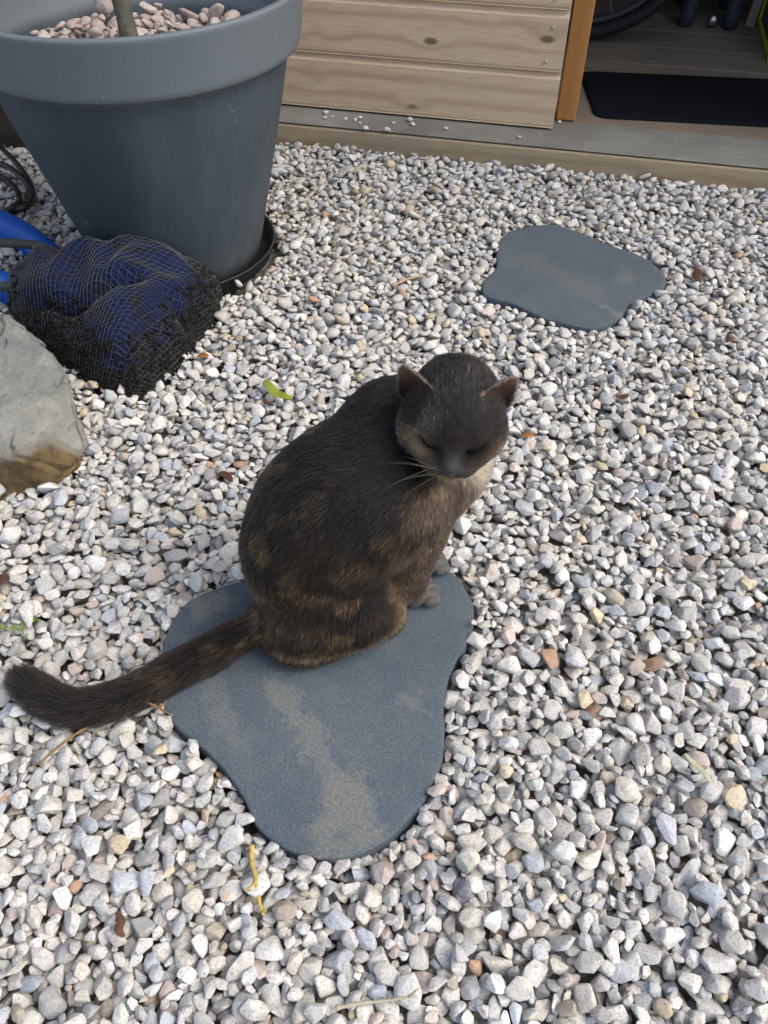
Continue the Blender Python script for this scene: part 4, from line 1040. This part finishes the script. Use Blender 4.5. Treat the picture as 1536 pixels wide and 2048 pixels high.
n_ = NV[CFc[fi]]; N0 = (1 - u_) * (1 - v_) * n_[:, 0] + u_ * (1 - v_) * n_[:, 1] + u_ * v_ * n_[:, 2] + (1 - u_) * v_ * n_[:, 3]; N0 /= np.linalg.norm(N0, axis=1)[:, None]
dv = (1 - u_) * (1 - v_) * cdir[CFc[fi][:, 0]] + u_ * (1 - v_) * cdir[CFc[fi][:, 1]] + u_ * v_ * cdir[CFc[fi][:, 2]] + (1 - u_) * v_ * cdir[CFc[fi][:, 3]]
ln = clen[CFc[fi]].mean(1) * .001; cl = ccol[CFc[fi]].mean(1)
wn = np.stack([vnoise(CV, 38, 0), vnoise(CV, 38, 11), vnoise(CV, 38, 23)], 1); w2 = np.stack([vnoise(CV, 130, 3), vnoise(CV, 130, 14), vnoise(CV, 130, 29)], 1)
dv = dv / (np.linalg.norm(dv, axis=1)[:, None] + 1e-6) + .20 * wn[CFc[fi][:, 0]] + .22 * w2[CFc[fi][:, 0]] + rf.normal(0, .10, (NH, 3))
tn = dv - N0 * (dv * N0).sum(1)[:, None]; tn /= np.linalg.norm(tn, axis=1)[:, None] + 1e-6
istail = fc_[fi][:, 0] < -.175
isear = earmask(P0, N0)
lift = rf.normal(.34, .11, NH) + istail * .25
face = hl[fi] < .075; lift = np.where(face, lift * .75, lift)
ln *= rf.uniform(.6, 1.3, NH) * np.where(istail, 1.15 + .4 * np.clip((-.38 - P0[:, 0]) / .06, 0, 1), 1.1); guard = rf.random(NH) < np.where(face, .07, .04); ln = np.where(guard, ln * 1.3, ln)
ln = np.where(isear, .006 * rf.uniform(.4, 1.4, NH), ln)
K_ = 5; t = np.linspace(0, 1, K_)
pos = np.empty((NH, K_, 3)); 
lf = lift[:, None]
for k in range(K_):
    tt = t[k]
    pos[:, k] = P0 - N0 * .0008 + ln[:, None] * (tn * (tt * .95) + N0 * (lf * 1.5 * tt * (1 - .45 * tt)))
# tips gather into small tufts
key = np.floor((P0 + .0005 * rf.normal(size=P0.shape)) / np.where(face, .0030, .0036)[:, None]).astype(np.int64); key = key[:, 0] * 1000003 + key[:, 1] * 1009 + key[:, 2]
_, inv = np.unique(key, return_inverse=True); cntk = np.bincount(inv)
for k in range(1, K_):
    mean = np.stack([np.bincount(inv, pos[:, k, q]) for q in range(3)], 1) / cntk[:, None]
    pos[:, k] += (mean[inv] - pos[:, k]) * (np.where(face, .40, .62) * t[k] ** 1.3)[:, None]
# never through the paving
lowz = np.where(pos[:, :, 0] < -.265, SLAB_Z - .008, SLAB_Z + .0006); pos[:, :, 2] = np.maximum(pos[:, :, 2], lowz)
tuft = rf.lognormal(-.1, .52, len(cntk))[inv]; tuft = np.where(face, tuft ** 1.35, tuft); key2 = np.floor(P0 / .011).astype(np.int64); key2 = key2[:, 0] * 1000003 + key2[:, 1] * 1009 + key2[:, 2]
# coat colour: banding and per-hair variation
vb = np.sin(150 * CV[:, 2] + 25 * CV[:, 0] + 4.5 * vnoise(CV, 13, 5)) * .5 + .5
bb_ = (CV - CT) @ cn_; aa_ = (CV - CT) @ cd
pt = np.clip((vnoise(CV, 30, 3) - .08) / .18, 0, 1) * (.30 + .70 * np.clip((.235 - CV[:, 2]) / .06, 0, 1)) * (CV[:, 2] < .30) * np.clip((CV[:, 2] - .035) / .03, 0, 1) * (CV[:, 0] > -.30) * (CV[:, 0] < .05) * np.where(CV[:, 0] < -.175, .35, 1)
wob = .004 * vnoise(CV, 18, 8)
bnd = np.exp(-((CV[:, 2] + wob - .064) / .0065) ** 2) + 1.1 * np.exp(-((CV[:, 2] - .034) / .010) ** 2)
goldm = .42 * pt + .85 * bnd * (bb_ < -.01) * np.clip((aa_ + .01) / .03, 0, 1) * np.clip((.175 - aa_) / .03, 0, 1)
dk_ = np.exp(-((CV[:, 2] + wob - .050) / .005) ** 2)
low = np.clip((.20 - CV[:, 2]) / .06, 0, 1) * (CV[:, 0] < .03) * (CV[:, 0] > -.20)
vmul = 1 + low * (.5 * (vb - .45)); vmul *= 1 + .35 * vnoise(CV, 45, 9); vmul *= 1 - .45 * dk_ * (CV[:, 0] > -.2)
tab = np.sin(260 * ((CV - HC) @ rt) + 2 * vnoise(CV, 40, 2)); vmul *= np.where((np.linalg.norm(CV - HC, axis=1) < .075) & (((CV - HC) @ up_) > .012), 1 + .22 * tab, 1)
cl = (cl + goldm[CFc[fi][:, 0]][:, None] * np.array([.15, .085, .036])) * vmul[CFc[fi][:, 0]][:, None] * (rf.lognormal(-.05, .38, NH) * tuft)[:, None]
cl = np.where(guard[:, None], cl * 2.5 + .025, cl); cl = np.clip(cl, .002, .6)
cu = bpy.data.hair_curves.new('fur'); cu.add_curves([K_] * NH)
cu.attributes['position'].data.foreach_set('vector', pos.astype(np.float32).ravel())
rad = np.outer(np.where(face | paw_[fi], .00011, .00015) * np.where(guard, .9, 1), [1, 1, .9, .65, .15]).astype(np.float32)
if 'radius' not in cu.attributes: cu.attributes.new('radius', 'FLOAT', 'POINT')
cu.attributes['radius'].data.foreach_set('value', rad.ravel())
a_ = cu.attributes.new('hue', 'FLOAT_COLOR', 'CURVE'); a_.data.foreach_set('color', np.c_[cl, np.ones(NH)].astype(np.float32).ravel())
fm = bpy.data.materials.new('fur_hair'); fm.use_nodes = True; ft = fm.node_tree; ft.nodes.clear()
o_ = ft.nodes.new('ShaderNodeOutputMaterial'); hb = ft.nodes.new('ShaderNodeBsdfHairPrincipled'); an = ft.nodes.new('ShaderNodeAttribute'); an.attribute_name = 'hue'
hb.model = 'CHIANG'; hb.parametrization = 'COLOR'; ft.links.new(an.outputs['Color'], hb.inputs['Color'])
hb.inputs['IOR'].default_value = 1.36; hb.inputs['Roughness'].default_value = .5; hb.inputs['Radial Roughness'].default_value = .55; hb.inputs['Coat'].default_value = 0
hb.inputs['Random Roughness'].default_value = .2
ft.links.new(hb.outputs[0], o_.inputs[0])
cu.materials.append(fm)
fur = bpy.data.objects.new('fur', cu); COL.objects.link(fur); fur.parent = cat

# closed eyes, nose, whiskers
DK = simple('eyelid_dark', (.006, .005, .005), .9, .05, bump=0)
NL = simple('nose_leather', (.028, .028, .032), .45, .4, nscale=900, bump=.5, bdist=.0004)
def surf(p, lo=-.02, hi=.02, n=None):      # nearest cat vertex
    i = int(np.argmin(((CV - p) ** 2).sum(1))); return CV[i], NV[i]
for sg in (-1, 1):
    bm = bmesh.new(); pts = []
    for k in range(9):
        t_ = k / 8; x_ = sg * (.0140 + (.0150 if sg < 0 else .0125) * t_); u0 = .0050 - .0008 * math.sin(math.pi * t_) + .0070 * t_
        p, n = surf(Hd(x_, .046 - .012 * t_, u0)); pts.append(Vector(p + n * .0004))
    add_tube(bm, spline(pts, 3), [.0003 + .0010 * math.sin(math.pi * min(1, (k + 1) / 26)) for k in range(25)], 8)
    link('closed_eye', bm, DK, cat, True)
bm = bmesh.new(); bmesh.ops.create_icosphere(bm, subdivisions=3, radius=1)
for v in bm.verts:
    x_, y_, z_ = v.co; wd_ = .0058 * (1 if z_ > 0 else 1 + .75 * z_)
    v.co = Vector(Hd(x_ * wd_, .0583 + y_ * .0030, -.0092 + z_ * .0036))
link('nose', bm, NL, cat, True)
WM = simple('whisker', (.24, .215, .18), .5, .3, bump=0)
wr = random.Random(3)
for sg in (-1, 1):
    for k in range(7):
        x0_, u0 = sg * (.010 + .005 * (k % 3)), -.008 - .0045 * (k // 3)
        p, n = surf(Hd(x0_, .056, u0)); L = wr.uniform(.030, .050)
        d1 = Vector(hd(sg * 1, -.25 + .13 * k + wr.uniform(-.08, .08), .30 - .13 * k)); dr = Vector((0, 0, -1)) * .6
        bm = bmesh.new(); add_tube(bm, [Vector(p), Vector(p) + d1 * L * .4 + dr * L * .02, Vector(p) + d1 * L * .75 + dr * L * .10, Vector(p) + d1 * L + dr * L * .22], [.00012, .0001, .00007, .00003], 5); link('whisker', bm, WM, cat, True)
#END
